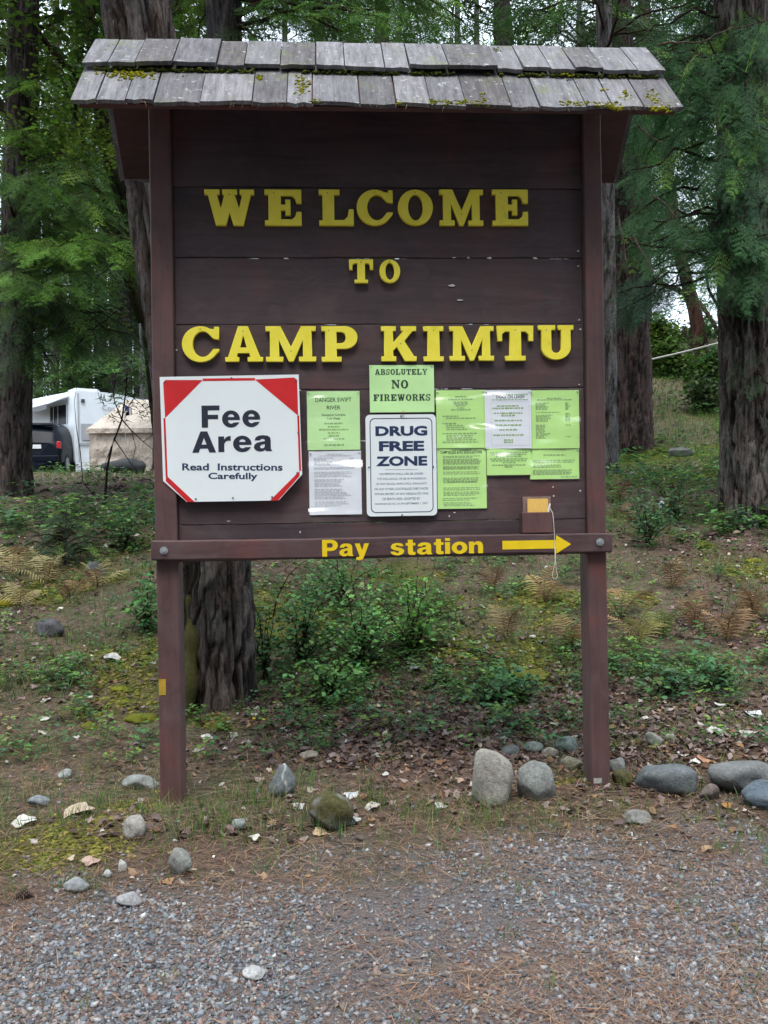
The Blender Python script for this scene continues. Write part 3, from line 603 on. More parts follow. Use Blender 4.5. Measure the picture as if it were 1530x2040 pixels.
notice('pale lime sheet reading DANGER SWIFT RIVER', 613, 779, 716, 897, 1, M_LIME2,
       cent([.55, .605, .655, .71, .76, .81, .915], [.35, .22, .56, .22, .20, .40, .38], 3.2),
       [('DANGER SWIFT', 628, 792, 700, 801, M_INKG, .004), ('RIVER', 651, 808, 678, 816, M_INKG, .004), ('Deceptive Currents', 641, 824, 688, 830, M_INKG, .006), ('Cold Water', 651, 831, 678, 836, M_INKG, .006)])
notice('white typed sheet hanging below the DANGER SWIFT RIVER sheet', 617, 898, 719, 1026, 1, M_PAPER,
       cent([.05, .075], [.3, .6], 2)+para(.11, .21, 6, .1, .5, 2, .2, 1)+para(.11, .21, 6, .78, .88, 2, .03, 2)+para(.26, .28, 2, .1, .9, 2, .1, 3)+para(.33, .40, 4, .1, .85, 2, .3, 4)+para(.45, .55, 5, .1, .85, 2, .3, 5)+para(.6, .75, 7, .1, .8, 2, .2, 6)+para(.8, .86, 3, .1, .8, 2, .3, 7), inkmat=M_PRINTL)
notice('pale lime sheet reading ABSOLUTELY NO FIREWORKS', 737, 727, 864, 822, 2, M_LIME2, sleeve=False, slab=[('ABSOLUTELY', 747, 735, 851, 747), ('NO', 780, 757, 813, 774), ('FIREWORKS', 744, 785, 857, 799)])
notice('lime typed sheet hanging above the camp rules', 870, 777, 966, 893, 2, M_LIME,
       cent([.11, .16, .21, .24, .27, .31, .34], [.22, .5, .3, .28, .2, .14, .4], 3)+[(.45, .12, .45, 2.6), (.485, .2, .8, 2.6), (.575, .12, .4, 2.6), (.61, .2, .55, 2.6), (.645, .2, .58, 2.6), (.68, .2, .62, 2.6), (.75, .12, .82, 3), (.79, .2, .74, 3), (.825, .2, .74, 3), (.86, .2, .8, 3), (.9, .12, .86, 3)])
notice('lime sheet headed CAMP RULES AND REGULATIONS', 872, 891, 968, 1014, 1, M_LIME,
       cent([.04, .095], [.4, .55], 2.4)+para(.14, .16, 2, .12, .9, 2, .2, 1)+para(.19, .27, 6, .12, .9, 2.2, .05, 2)+para(.31, .35, 3, .12, .88, 2, .1, 3)+para(.40, .43, 2, .12, .9, 2, .3, 4)+para(.50, .57, 4, .12, .9, 2.2, .1, 5)+para(.66, .69, 2, .12, .9, 2.4, .05, 6)+para(.73, .78, 3, .12, .9, 2.2, .2, 7)+para(.83, .86, 2, .1, .85, 2, .2, 8)+para(.9, .95, 3, .12, .8, 2, .3, 9),
       [('CAMP RULES AND REGULATIONS', 877, 897, 960, 904, M_INKG, .02), ('Quiet Time is from 10:00 pm until 7:00 am', 891, 958, 948, 963, M_INKG, .03)])
notice('white sheet with a ruled frame headed DOGS ON LEASH', 967, 777, 1057, 894, 3, M_PAPER,
       cent([.27, .31, .395, .435, .52, .60, .68, .77, .855, .895], [.48, .68, .62, .3, .6, .56, .4, .66, .2, .2], 3.2)+[(.075, .15, .93, 2), (.165, .15, .93, 2)],
       [('DOGS ON LEASH', 989, 787, 1044, 794, M_INK, .02)], frame=[(979, 800, 1054, 888)])
notice('short lime sheet hanging below the DOGS ON LEASH sheet', 970, 892, 1057, 947, 2, M_LIME, cent([.17, .24, .31, .40, .47, .54, .63, .70], [.86, .8, .6, .86, .8, .3, .75, .2], 3))
notice('lime price list sheet beside the DOGS ON LEASH sheet', 1056, 777, 1153, 894, 2, M_LIME,
       cent([.14, .165], [.3, .7], 2.4)+para(.22, .33, 6, .12, .4, 2.3, .1, 1)+para(.22, .33, 6, .72, .82, 2.3, .04, 2)+[(.38, .12, .6, 2)]+para(.43, .53, 5, .12, .5, 2.2, .2, 3)+para(.40, .53, 6, .72, .82, 2.2, .04, 4)+para(.60, .82, 10, .12, .42, 2.2, .15, 5)+[(.60, .72, .82, 2), (.80, .72, .82, 2)])
notice('lime sheet with small paragraphs below the price list', 1056, 894, 1153, 955, 1, M_LIME, cent([.20], [.45], 3)+para(.38, .44, 2, .06, .92, 2.4, .05, 1)+para(.54, .6, 2, .06, .92, 2.4, .3, 2)+para(.70, .84, 4, .06, .9, 2.4, .15, 3)+[(.93, .62, .95, 2.4)])

# ---- Drug free zone plate
DZ = sthing('drug_free_sign', 'white metal plate reading DRUG FREE ZONE with rounded navy border', 'sign')
d = -.0135
def rrect(x0, y0, x1, y1, r, d, n=5):
    u0, z0 = S(x0, y1, d); u1, z1 = S(x1, y0, d); r *= .00224; o = []
    for cx, cz, a in ((u1-r, z1-r, 0), (u0+r, z1-r, 90), (u0+r, z0+r, 180), (u1-r, z0+r, 270)): o += arc(cx, cz, r, r, a, a+90, n)
    return o
obj('plate', poly_plate(rrect(731, 825, 868, 1029, 9, d), -d, .002), M_WHITE, DZ)
d2 = d+.0006; O, I = rrect(739, 832, 861, 1022, 10, d2), rrect(740.6, 833.6, 859.4, 1020.4, 9, d2)
bm = bmesh.new(); vo = [bm.verts.new((u, -d2, z)) for u, z in O]; vi = [bm.verts.new((u, -d2, z)) for u, z in I]
for k in range(len(vo)): bm.faces.new((vo[k], vo[(k+1) % len(vo)], vi[(k+1) % len(vo)], vi[k]))
obj('border', bm, M_INKB, DZ)
for t, a, b_, c, e in (('DRUG', 748, 848, 851, 869), ('FREE', 755, 878, 845, 899), ('ZONE', 749, 908, 851, 929)): px_text(DZ, t, a, b_, c, e, d2, M_INKB, .045)
u0, z0 = S(767, 936, d2); u1, z1 = S(832, 934.6, d2); obj('rule_line', poly_plate([(u0, z0), (u1, z0), (u1, z1), (u0, z1)], -d2, 0), M_INKB, DZ)
lines = ['NO PERSON SHALL USE, BE UNDER', 'THE INFLUENCE, OR BE IN POSSESSION', 'OF ANY DRUGS, NARCOTICS, INHALANTS', 'OR ANY OTHER CONTROLLED SUBSTANCES', 'WITHIN 500 FEET OF ANY DESIGNATED PARK', 'OR BEACH AREA. ADOPTED BY', 'ORDINANCE NO. 36 ON SEPTEMBER 1, 2007']
ext = [(756, 843), (751, 849), (749, 850), (746, 853), (746, 854), (762, 837), (747, 852)]
M_INKM = simple('grey_blue_ink', (.10, .15, .24), .6, .1)
for k, (l, (a, b_)) in enumerate(zip(lines, ext)): px_text(DZ, l, a, 941+k*9.9, b_, 947+k*9.9, d2, M_INKM, .004)
for x, y in ((799, 829), (735, 931), (863, 930), (801, 1026)):
    u, z = S(x, y, d2); obj('screw', cyl_bm(u, -d2-.001, z, .004, .003, 'Y', 10), M_SCREW, DZ)
u, z = S(803, 822, d2+.006); tag(obj('push_pin', cyl_bm(u, -d2-.008, z, .004, .01, 'Y', 10), simple('red_plastic', (.4, .02, .02), .4)), 'small red push pin under the ABSOLUTELY NO FIREWORKS sheet', 'push pin')
bpy.data.objects['push_pin'].location = (X0, D0, 0); bpy.data.objects['push_pin'].rotation_euler = (0, 0, PSI)

# ---- leaflet box, cards, pen and string
LB = sthing('leaflet_box', 'small brown wooden pocket fixed above the yellow arrow', 'box')
u0, z0 = S(1041, 1062, .03); u1, z1 = S(1101, 1020, .03)
obj('front_panel', box_bm(u0, u1, -.03, -.022, z0, z1, .0015), M_POST, LB); obj('bottom_panel', box_bm(u0, u1, -.0215, .029, z0, z0+.01, .001), M_POST, LB)
for a in (u0, u1-.008): obj('side_panel', box_bm(a, a+.008, -.0215, .029, z0+.0105, z1, .001), M_POST, LB)
v0, w0 = S(1042, 1020, -.02); v1, w1 = S(1097, 989, -.02)
obj('back_panel', box_bm(v0, v1, .019, .0265, z0+.0105, w1, .001), M_RAWWOOD, LB)
a0, b0 = S(1051, 1022, -.0); a1, b1 = S(1090, 993, -.0)
CS = sthing('card_stack', 'stack of yellow cards standing in the small brown pocket', 'cards')
for k in range(7): obj('card', box_bm(a0+random.uniform(-.002, .002), a1+random.uniform(-.002, .002), -.012+k*.0032, -.0105+k*.0032, z0+.011, b1-random.uniform(0, .004), 0), M_CARD, CS)
PN = sthing('pen', 'short white pen tied to a string beside the yellow cards', 'pen')
pu, pz = S(1092, 1020, .01)
bm = cyl_bm(0, 0, 0, .004, .07, 'Z', 10); bm.transform(Matrix.Translation((pu, -.016, pz+.004)) @ Matrix.Rotation(rad(12), 4, 'Y')); obj('barrel', bm, simple('white_plastic', (.7, .72, .72), .4), PN)
def tube_bm(pts, r, seg=6, bm=None, r2=None):
    bm = bm or bmesh.new(); rings = []; pts = [Vector(p) for p in pts]; n_ = len(pts)
    for i, p in enumerate(pts):
        t = (pts[min(i+1, n_-1)]-pts[max(i-1, 0)]).normalized(); a = t.orthogonal().normalized(); b = t.cross(a)
        if i and True:
            a = (pa - t*pa.dot(t)).normalized(); b = t.cross(a)
        pa = a; rr = r if r2 is None else r+(r2-r)*i/(n_-1)
        rings.append([bm.verts.new(p+a*rr*math.cos(2*math.pi*k/seg)+b*rr*math.sin(2*math.pi*k/seg)) for k in range(seg)])
    for i in range(n_-1):
        for k in range(seg): f = bm.faces.new((rings[i][k], rings[i][(k+1) % seg], rings[i+1][(k+1) % seg], rings[i+1][k])); f.smooth = True
    bm.faces.new(rings[0][::-1]); bm.faces.new(rings[-1]); return bm
pp = [(1093, 1008), (1098, 1016), (1101, 1022), (1103, 1040), (1104.5, 1065), (1105, 1090), (1106, 1115), (1103, 1135), (1100, 1145), (1102, 1152), (1107, 1154), (1111, 1148), (1108, 1135), (1106.5, 1118), (1105.5, 1090)]
pts = []
for k, (x, y) in enumerate(pp):
    dd = .047 if k > 2 else .022+.01*k
    u, z = S(x, y, dd); pts.append((u, -dd-(.003 if k > 12 else 0), z))
obj('string', tube_bm(pts, .0014, 5), M_STRING, PN)

# ---- roof
HX = 1.245; RY, RZ = .07, CAMZ+2.045; EY, EZ = -.345, CAMZ+1.605
def slope_pt(u, t, side, h):
    """t 0 ridge .. 1 eave, h = height above deck plane"""
    run = RY-EY; dy = -run*t*side; nrm = Vector((0, -side*(RZ-EZ), run)).normalized()
    p = Vector((u, RY+dy, RZ+(EZ-RZ)*t)) + Vector((0, nrm.y, nrm.z))*h; return p
def slab_bm(u0, u1, t0, t1, side, h0, h1, lift0=0, lift1=0, jag=None, nseg=1):
    bm = bmesh.new(); g = []
    cols = nseg+1
    for h in (0, 1):
        for (t, l) in ((t0, lift0), (t1, lift1)):
            row = []
            for i in range(cols):
                f = i/nseg; j = (jag[i] if (jag and t == t1) else 0)
                row.append(bm.verts.new(slope_pt(u0+(u1-u0)*f, t+j, side, l+(h1 if h else h0))))
            g.append(row)
    B0, B1, T0, T1 = g
    for i in range(nseg):
        bm.faces.new((T0[i], T0[i+1], T1[i+1], T1[i])); bm.faces.new((B0[i], B1[i], B1[i+1], B0[i+1]))
        bm.faces.new((T1[i], T1[i+1], B1[i+1], B1[i])); bm.faces.new((T0[i+1], T0[i], B0[i], B0[i+1]))
    bm.faces.new((T0[0], T1[0], B1[0], B0[0])); bm.faces.new((T0[-1], B0[-1], B1[-1], T1[-1]))
    bmesh.ops.recalc_face_normals(bm, faces=bm.faces); return bm
ROOF = obj('roof', slab_bm(-HX+.03, HX-.03, 0.0, .985, 1, -.018, 0), M_SOFFIT, NB); ROOF.name = 'roof'
obj('roof', slab_bm(-HX+.03, HX-.03, 0.03, .985, -1, -.018, 0), M_SOFFIT, NB)
up_px = [158, 209, 262, 335, 421, 476, 547, 618, 676, 757, 807, 886, 987, 1040, 1096, 1146, 1204, 1276, 1336]
lo_px = [133, 181, 238, 292, 382, 484, 551, 601, 695, 767, 835, 907, 999, 1056, 1150, 1204, 1269, 1351]
def to_u(p, a, b_): return -HX + (p-a)/(b_-a)*2*HX
sh = random.Random(5)
for side in (1, -1):
    for course, pxs in ((1, lo_px), (0, up_px)):
        a, b_ = pxs[0], pxs[-1]
        for k in range(len(pxs)-1):
            g0, g1 = sh.uniform(.001, .004), sh.uniform(.001, .004)
            u0, u1 = to_u(pxs[k], a, b_)+g0, to_u(pxs[k+1], a, b_)-g1
            if course: t0, t1, h0, h1, l0, l1 = .36, 1.0, .001, .017, .0, sh.uniform(0, .007)
            else: t0, t1, h0, h1, l0, l1 = -.03+sh.uniform(-.01, .02), .50, .003, .020, .006, .026+sh.uniform(0, .014)
            if side == 1 and course == 0 and k in (2, 3): l0 += .005*(k-1)
            if side == -1: t0 = max(t0, .07)
            jag = [sh.uniform(-.014, .016) for _ in range(4)]
            bm = slab_bm(u0, u1, t0, t1+sh.uniform(-.012, .02), side, h0, h1, l0, l1, jag, 3)
            if side == 1: warp_k = sh.uniform(-.004, .006)
            o = obj('shingle', bm, M_SHINGLE, ROOF)
# moss on the roof: lumps along the course step, eave edge and on single shingles
ico = bmesh.new(); bmesh.ops.create_icosphere(ico, subdivisions=1, radius=1); ico.verts.ensure_lookup_table()
ICO_V = np.array([v.co[:] for v in ico.verts]); ICO_F = np.array([[v.index for v in f.verts] for f in ico.faces]); ico.free()
ico = bmesh.new(); bmesh.ops.create_icosphere(ico, subdivisions=3, radius=1); ICO3_V = np.array([v.co[:] for v in ico.verts]); ico.verts.index_update(); ICO3_F = np.array([[v.index for v in f.verts] for f in ico.faces]); ico.free()
acc = Acc(); mr = np.random.default_rng(11); pos = []; scl = []; col = []
def moss_at(u, t, h, s, c): pos.append(slope_pt(u, t, 1, h)[:]); scl.append((s*mr.uniform(.7, 1.5), s*mr.uniform(.7, 1.4), s*mr.uniform(.4, .8))); col.append(c)
DK, YG = (.035, .05, .012), (.20, .19, .015)
for _ in range(900):
    u = mr.uniform(-HX+.05, HX-.03)
    if fbm(np.array([[u*5, 3.3, 1.1]]))[0] > .44: moss_at(u, .505+mr.uniform(0, .03), .018+mr.uniform(0, .012), mr.uniform(.004, .009), DK if mr.random() < .65 else (.09, .10, .02))
for _ in range(620):
    u = mr.uniform(-.35, HX-.05)
    if fbm(np.array([[u*6, 8.3, 1.1]]))[0] > .45: moss_at(u, .985+mr.uniform(-.05, .02), .018, mr.uniform(.004, .009), YG if mr.random() < .5 else (.10, .11, .02))
def patch(cx, cy, rx, ry, n_, s=.009, c=YG):
    u = to_u(cx, *( (158, 1336) if cy < 140 else (133, 1351)))
    t = .5+(cy-145)/(200-145)*.5 if cy > 143 else (cy-92)/(140-92)*.5
    for _ in range(n_):
        a, b_ = mr.normal(0, 1, 2)*.5; moss_at(u+a*rx*.00205, t+b_*ry*.0095, .019 if cy > 143 else .032, mr.uniform(.4, 1)*s, np.array(c)*mr.uniform(.7, 1.25))
patch(232, 152, 55, 10, 150, .010); patch(580, 172, 16, 18, 70); patch(495, 157, 7, 5, 18); patch(375, 122, 30, 14, 45, .005, (.13, .14, .03)); patch(400, 116, 26, 10, 30, .005, (.13, .14, .03)); patch(1133, 138, 14, 10, 30); patch(1245, 178, 9, 10, 26)
patch(1300, 185, 18, 16, 45); patch(1300, 202, 22, 5, 40); patch(943, 190, 10, 10, 14); patch(1210, 204, 14, 5, 20); patch(203, 112, 20, 10, 20, .005, (.15, .17, .05)); patch(1205, 172, 12, 5, 12, .007); patch(850, 100, 30, 10, 24, .004, (.2, .2, .1)); patch(1000, 100, 14, 6, 20, .005, (.2, .2, .1))
acc.scatter(ICO_V, ICO_F, np.array(pos), rots(len(pos), .6, mr), np.array(scl), np.array(col))
o = acc.build('moss', M_MOSS, None, True); o.parent = ROOF; o['kind'] = 'stuff'
# dry needles caught on the eave
acc = Acc()
for _ in range(46):
    u = mr.uniform(-HX+.1, HX-.1); p = np.array(slope_pt(u, 1.0, 1, .016)[:]); q = p+np.array([mr.uniform(-.03, .03), -.006, -mr.uniform(.005, .035)])
    m_ = (p+q)/2+np.array([0, -.006, .004]); wv = np.array([.0008, 0, .0004])
    acc.add([p-wv, p+wv, m_-wv, m_+wv, q], [[0, 1, 3], [0, 3, 2], [2, 3, 4]], (.30, .19, .11))
o = acc.build('needles', M_DRY); o.parent = ROOF; o['kind'] = 'stuff'

#@@TREES
# ================================================================== TREES
def fir_spray(seed, ntw=8, nneed=7, nl=.085, nw=.017):
    r = np.random.default_rng(seed); V = []; Fc = []; T = []
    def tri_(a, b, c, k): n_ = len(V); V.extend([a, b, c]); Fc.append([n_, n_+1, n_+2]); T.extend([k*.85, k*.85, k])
    def zz(x): return -.16*x*x
    def needles(p, d, L, k0):
        d = np.array(d); d /= np.linalg.norm(d); s = np.array([-d[1], d[0], 0])
        for i in range(nneed):
            f = (i+.5)/nneed
            for sg in (-1, 1):
                q = p+d*L*f; q = q+np.array([0, 0, -.10*(L*f)**2-.02*f])
                dr = d*.62+s*sg*.78+np.array([0, 0, r.uniform(-.35, .3)]); l = nl*(1-.35*f)*r.uniform(.75, 1.25)
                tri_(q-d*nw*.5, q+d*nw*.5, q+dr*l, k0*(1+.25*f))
        e = p+d*L; tri_(p+s*.004, p-s*.004, e+np.array([0, 0, -.10*L*L-.02]), .6)
    for i in range(ntw):
        t = (i+.35)/ntw
        for sg in (-1, 1):
            p = np.array([t+r.uniform(-.02, .02), 0, zz(t)]); a = math.radians(r.uniform(38, 62))*sg
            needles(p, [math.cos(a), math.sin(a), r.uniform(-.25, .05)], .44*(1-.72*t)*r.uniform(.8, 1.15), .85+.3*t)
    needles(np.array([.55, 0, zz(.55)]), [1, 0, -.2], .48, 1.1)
    tri_(np.array([0, .008, 0]), np.array([0, -.008, 0]), np.array([1, 0, zz(1)]), .5)
    return np.array(V), np.array(Fc), np.array(T)[:, None]*np.ones((1, 3))
SPR = [fir_spray(k, 7, 5) for k in range(4)]
SPRC = [fir_spray(20+k, 4, 2, .20, .06) for k in range(3)]              # coarse, for trees far off
def leaf_cluster(seed, n_=10):
    r = np.random.default_rng(seed); V = []; Fc = []; T = []
    for i in range(n_):
        c = r.normal(0, .38, 3); a = r.random()*6.28; l = r.uniform(.22, .36); wv = l*.42; t = r.uniform(-.7, .3)
        d = np.array([math.cos(a), math.sin(a), t]); d /= np.linalg.norm(d); s = np.cross(d, [0, 0, 1.]); s /= np.linalg.norm(s); up_ = np.cross(s, d)
        n0 = len(V); V.extend([c, c+d*l*.5+s*wv+up_*.02, c+d*l*1.0, c+d*l*.5-s*wv+up_*.02]); Fc.extend([[n0, n0+1, n0+2], [n0, n0+2, n0+3]]); k = r.uniform(.7, 1.3); T.extend([k]*4)
    return np.array(V), np.array(Fc), np.array(T)[:, None]*np.ones((1, 3))
LCL = [leaf_cluster(40+k) for k in range(4)]

def np_tube(acc, pts, radii, seg, col):
    pts = np.asarray(pts, float); n_ = len(pts); t = np.gradient(pts, axis=0); t /= np.linalg.norm(t, axis=1)[:, None]+1e-9
    ref = np.where(np.abs(t[:, 2:3]) > .9, np.array([[1., 0, 0]]), np.array([[0, 0, 1.]])); a = np.cross(t, ref); a /= np.linalg.norm(a, axis=1)[:, None]+1e-9; b = np.cross(t, a)
    th = np.arange(seg)/seg*2*np.pi; r = np.asarray(radii)[:, None, None]
    v = pts[:, None]+r*(np.cos(th)[None, :, None]*a[:, None]+np.sin(th)[None, :, None]*b[:, None])
    i = np.arange(n_-1)[:, None]*seg; k = np.arange(seg)[None]; k2 = (k+1) % seg
    f = np.concatenate([np.stack([i+k, i+k2, i+seg+k2], -1).reshape(-1, 3), np.stack([i+k, i+seg+k2, i+seg+k], -1).reshape(-1, 3)])
    acc.add(v.reshape(-1, 3), f, col)
class Tree:
    def __init__(s, name, label, pts, group=None, bark=(.105, .095, .10), fiss=(.030, .024, .022), deep=.04, seg=40, rings=110, bk=9.0, seed=0, cat='tree', plate=.085):
        """pts: list of (Vector, radius), base first"""
        s.p = np.array([q[0][:] for q in pts]); s.r = np.array([q[1] for q in pts])
        L = np.concatenate([[0], np.cumsum(np.linalg.norm(np.diff(s.p, axis=0), axis=1))]); s.L = L
        s.root = thing(name, label, cat, tuple(s.p[0]), 0, group); s.crown = Acc(); s.wood = Acc(); s.rng = np.random.default_rng(seed+100)
        u = np.linspace(0, 1, rings)**1.5*L[-1]
        c = np.stack([np.interp(u, L, s.p[:, k]) for k in range(3)], 1); rr = np.interp(u, L, s.r)
        ker = np.hanning(9); ker /= ker.sum()
        for k in range(2): c[:, k] = np.convolve(np.pad(c[:, k], 4, mode='reflect', reflect_type='odd'), ker, 'valid')
        th = np.arange(seg)/seg*2*np.pi; T, U = np.meshgrid(th, u); R = np.repeat(rr[:, None], seg, 1)
        q = np.stack([np.cos(T)*R*12+20+seed, np.sin(T)*R*12+20, U*3+5], -1)
        # bark plates: jittered cells, taller than wide, with dark fissures between them
        nc = max(6, int(round(2*np.pi*rr[rings//6]/plate))); wob = fbm(q*.8+4, 3)-.5
        gx = T/(2*np.pi)*nc + wob*3.2 + (vnoise(np.stack([T*0+3, T*0+7, U*1.3+seed], -1))-.5)*1.5; gy = U/(plate*6.5) + (fbm(q*.5+31, 2)-.5)*2.4
        jt = np.random.default_rng(seed+900).random((nc, 400, 2)); ix, iy = np.floor(gx).astype(int), np.floor(gy).astype(int); f1 = np.full(T.shape, 9.); f2 = f1.copy(); idc = np.zeros(T.shape)
        for ox in (-1, 0, 1):
            for oy in (-1, 0, 1):
                cx_, cy_ = ix+ox, iy+oy; j_ = jt[cx_ % nc, cy_ % 400]; d_ = np.hypot(gx-cx_-.15-.7*j_[..., 0], (gy-cy_-j_[..., 1]))
                m1 = d_ < f1; f2 = np.where(m1, f1, np.minimum(f2, d_)); idc = np.where(m1, j_[..., 0], idc); f1 = np.where(m1, d_, f1)
        rd = np.abs(fbm(q*np.array([1.5, 1.5, .35])+60, 3)-.5)*7; gate = sst(.34, .6, fbm(q*.9+77, 2)); f = np.clip((f2-f1)*3.0+gate*.75+(fbm(q*4.1, 2)-.5)*.6, 0, 1)*np.clip(.35+rd, 0, 1); f = f*f*(3-2*f)
        fl = fbm(np.stack([np.cos(T)*2.2+9, np.sin(T)*2.2+9+seed, U*.3], -1), 2)-.5
        flare = np.exp(-U/.35)*.30*(1+1.2*fl*2)
        Rd = R*(1+flare+fl*.10) + ((f-1)+(idc-.5)*.45)*deep*np.minimum(1, R/.2) + (fbm(q*3.3, 3)-.5)*deep*.8
        v = np.stack([c[:, 0:1]+np.cos(T)*Rd, c[:, 1:2]+np.sin(T)*Rd, np.repeat(c[:, 2:3], seg, 1)], -1)
        tone = ((.62+.45*fbm(q*2.7+3, 3))*(.8+.5*idc))[..., None]; col = (np.array(fiss)*.7+(np.array(bark)*1.25-np.array(fiss)*.7)*f[..., None])*tone
        i = np.arange(rings-1)[:, None]*seg; k = np.arange(seg)[None]; k2 = (k+1) % seg
        fc = np.concatenate([np.stack([i+k, i+k2, i+seg+k2], -1).reshape(-1, 3), np.stack([i+k, i+seg+k2, i+seg+k], -1).reshape(-1, 3)])
        a = Acc(); a.add(v.reshape(-1, 3), fc, col.reshape(-1, 3)); s.trunk = a.build('trunk', M_BARK, s.root, True)
    def at(s, z):
        zz_ = s.p[:, 2]; return np.array([np.interp(z, zz_, s.p[:, 0]), np.interp(z, zz_, s.p[:, 1]), z]), np.interp(z, zz_, s.r)
    def bough(s, p0, p1, sag=.15, r0=.022, size=.5, spacing=.09, col=(.045, .085, .03), droop=(.15, .6), tip=.1, tipcol=(.16, .30, .04), tmpl=None, start=.22, spread=(30, 75), wcol=(.045, .032, .026), var=.3):
        r = s.rng; p0 = np.array(p0[:], float); p1 = np.array(p1[:], float); d = p1-p0; L = np.linalg.norm(d)
        t = np.linspace(0, 1, 9)[:, None]; pts = p0+d*t; pts[:, 2] += (np.sin(t[:, 0]*np.pi)*sag*L); pts[1:-1] += r.normal(0, .02*L, (7, 3))
        np_tube(s.wood, pts, r0*(1-.8*t[:, 0])+.002, 5, wcol)
        n_ = max(3, int(L/spacing)); tt = start+(1-start)*(np.arange(n_)+r.random(n_))/n_; tt[-1] = 1
        P = np.stack([np.interp(tt, t[:, 0], pts[:, k]) for k in range(3)], 1); yaw0 = math.atan2(d[1], d[0])
        sgn = np.where(np.arange(n_) % 2, 1, -1); yaw = yaw0+sgn*np.radians(r.uniform(spread[0], spread[1], n_)); yaw[-1] = yaw0
        pitch = r.uniform(droop[0], droop[1], n_); roll = r.normal(0, .35, n_)
        sc = size*(1-.35*np.abs(tt-.5))*r.uniform(.7, 1.2, n_)
        c = vary(col, n_, var, .1, r); m = r.random(n_) < tip*(.3+tt); c[m] = vary(tipcol, m.sum(), .25, .1, r)
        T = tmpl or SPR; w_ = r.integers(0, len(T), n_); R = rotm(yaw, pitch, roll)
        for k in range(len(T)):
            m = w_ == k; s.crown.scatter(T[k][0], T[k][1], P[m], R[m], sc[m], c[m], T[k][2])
    def to_rect(s, rect, Y, n_, rise=(.1, .6), **k):
        for _ in range(n_):
            p1 = at(s.rng.uniform(rect[0], rect[2]), s.rng.uniform(rect[1], rect[3]), s.rng.uniform(*Y))
            z = min(max(p1.z+s.rng.uniform(*rise), s.p[0, 2]+.3), s.p[-1, 2]-.1); p0, r_ = s.at(z); s.bough(p0, p1, **k)
    def whorls(s, z0, z1, n_, L0, L1, down=.25, **k):
        for _ in range(n_):
            z = s.rng.uniform(z0, z1); f = (z-z0)/(z1-z0+1e-6); L = (L0+(L1-L0)*f)*s.rng.uniform(.6, 1.1); a = s.rng.random()*6.283
            p0, r_ = s.at(z); s.bough(p0, p0+np.array([math.cos(a)*L, math.sin(a)*L, -L*down*s.rng.uniform(.2, 1.4)]), **k)
    def bare(s, pts, r0, r1, col=(.05, .035, .03)):
        pts = np.array([p[:] for p in pts]); n_ = 14; x = np.linspace(0, 1, len(pts)); t = np.linspace(0, 1, n_)
        q = np.stack([np.interp(t, x, pts[:, k]) for k in range(3)], 1); q[1:-1] += s.rng.normal(0, .008*np.linalg.norm(pts[-1]-pts[0]), (n_-2, 3)); np_tube(s.wood, q, r0+(r1-r0)*t, 6, col)
    def leaves(s, P, size, col, var=.35, tmpl=None):
        P = np.asarray(P); n_ = len(P); T = tmpl or LCL; w_ = s.rng.integers(0, len(T), n_); R = rots(n_, .5, s.rng); sc = size*s.rng.uniform(.7, 1.3, n_); c = vary(col, n_, var, .15, s.rng)
        for k in range(len(T)):
            m = w_ == k; s.crown.scatter(T[k][0], T[k][1], P[m], R[m], sc[m], c[m], T[k][2])
    def done(s, smooth=False):
        if s.wood.n: s.wood.build('branches', M_BARK, s.root, True)['kind'] = 'stuff'
        if s.crown.n: s.crown.build('crown', M_LEAF, s.root, False)
def tpath(pxs, Y, r0, r1, top=14.0, dig=.4):
    """trunk through pixels [(px,py)..] (base first) at depth Y, continued to height top"""
    P_ = [at(x, y, Y) for x, y in pxs]; b = P_[0].copy(); b.z = gz1(b.x, b.y)-dig
    sl = P_[-1]-P_[-2]; t_ = P_[-1]+sl*((top-P_[-1].z)/sl.z); L = [b]+P_[0:]+[t_]
    if L[1].z <= b.z+.05: L.pop(1)
    zt = L[-1].z-b.z; return [(p, r0+(r1-r0)*((p.z-b.z)/zt)**.8) for p in L]
DARK, MID, BLUEG, LIME_, OLIVE = (.030, .068, .018), (.056, .125, .024), (.046, .120, .042), (.10, .20, .025), (.075, .115, .027)

# A: big furrowed trunk right behind the sign
A = Tree('fir_tree', 'thick furrowed fir trunk rising right behind the left half of the board', tpath([(428, 1385), (424, 1120), (272, 0)], 5.5, .245, .15, 15), bark=(.105, .095, .092), deep=.032, seg=128, rings=420, bk=17, seed=1)
A.whorls(8.5, 14.5, 26, 2.6, 1.2, .2, size=.9, spacing=.25, col=DARK, tmpl=SPRC)
A.done()
# mossy root flare beside it is a part of that tree
acc = Acc(); pr = onground(388, 1400)
q0 = at(372, 1175, 5.32); pts = [np.array((q0.x, 5.36, q0.z)), np.array((at(385, 1290, 5.3).x, 5.3, at(385, 1290, 5.3).z)), np.array((pr.x-.02, 5.22, pr.z-.06))]
t = np.linspace(0, 1, 24); pp_ = np.stack([np.interp(t, [0, .5, 1], [p[k] for p in pts]) for k in range(3)], 1); np_tube(acc, pp_, .022+.045*t+.01*np.sin(t*19), 14, (.05, .048, .018))
acc.build('mossy_root', M_MOSS, A.root, True)

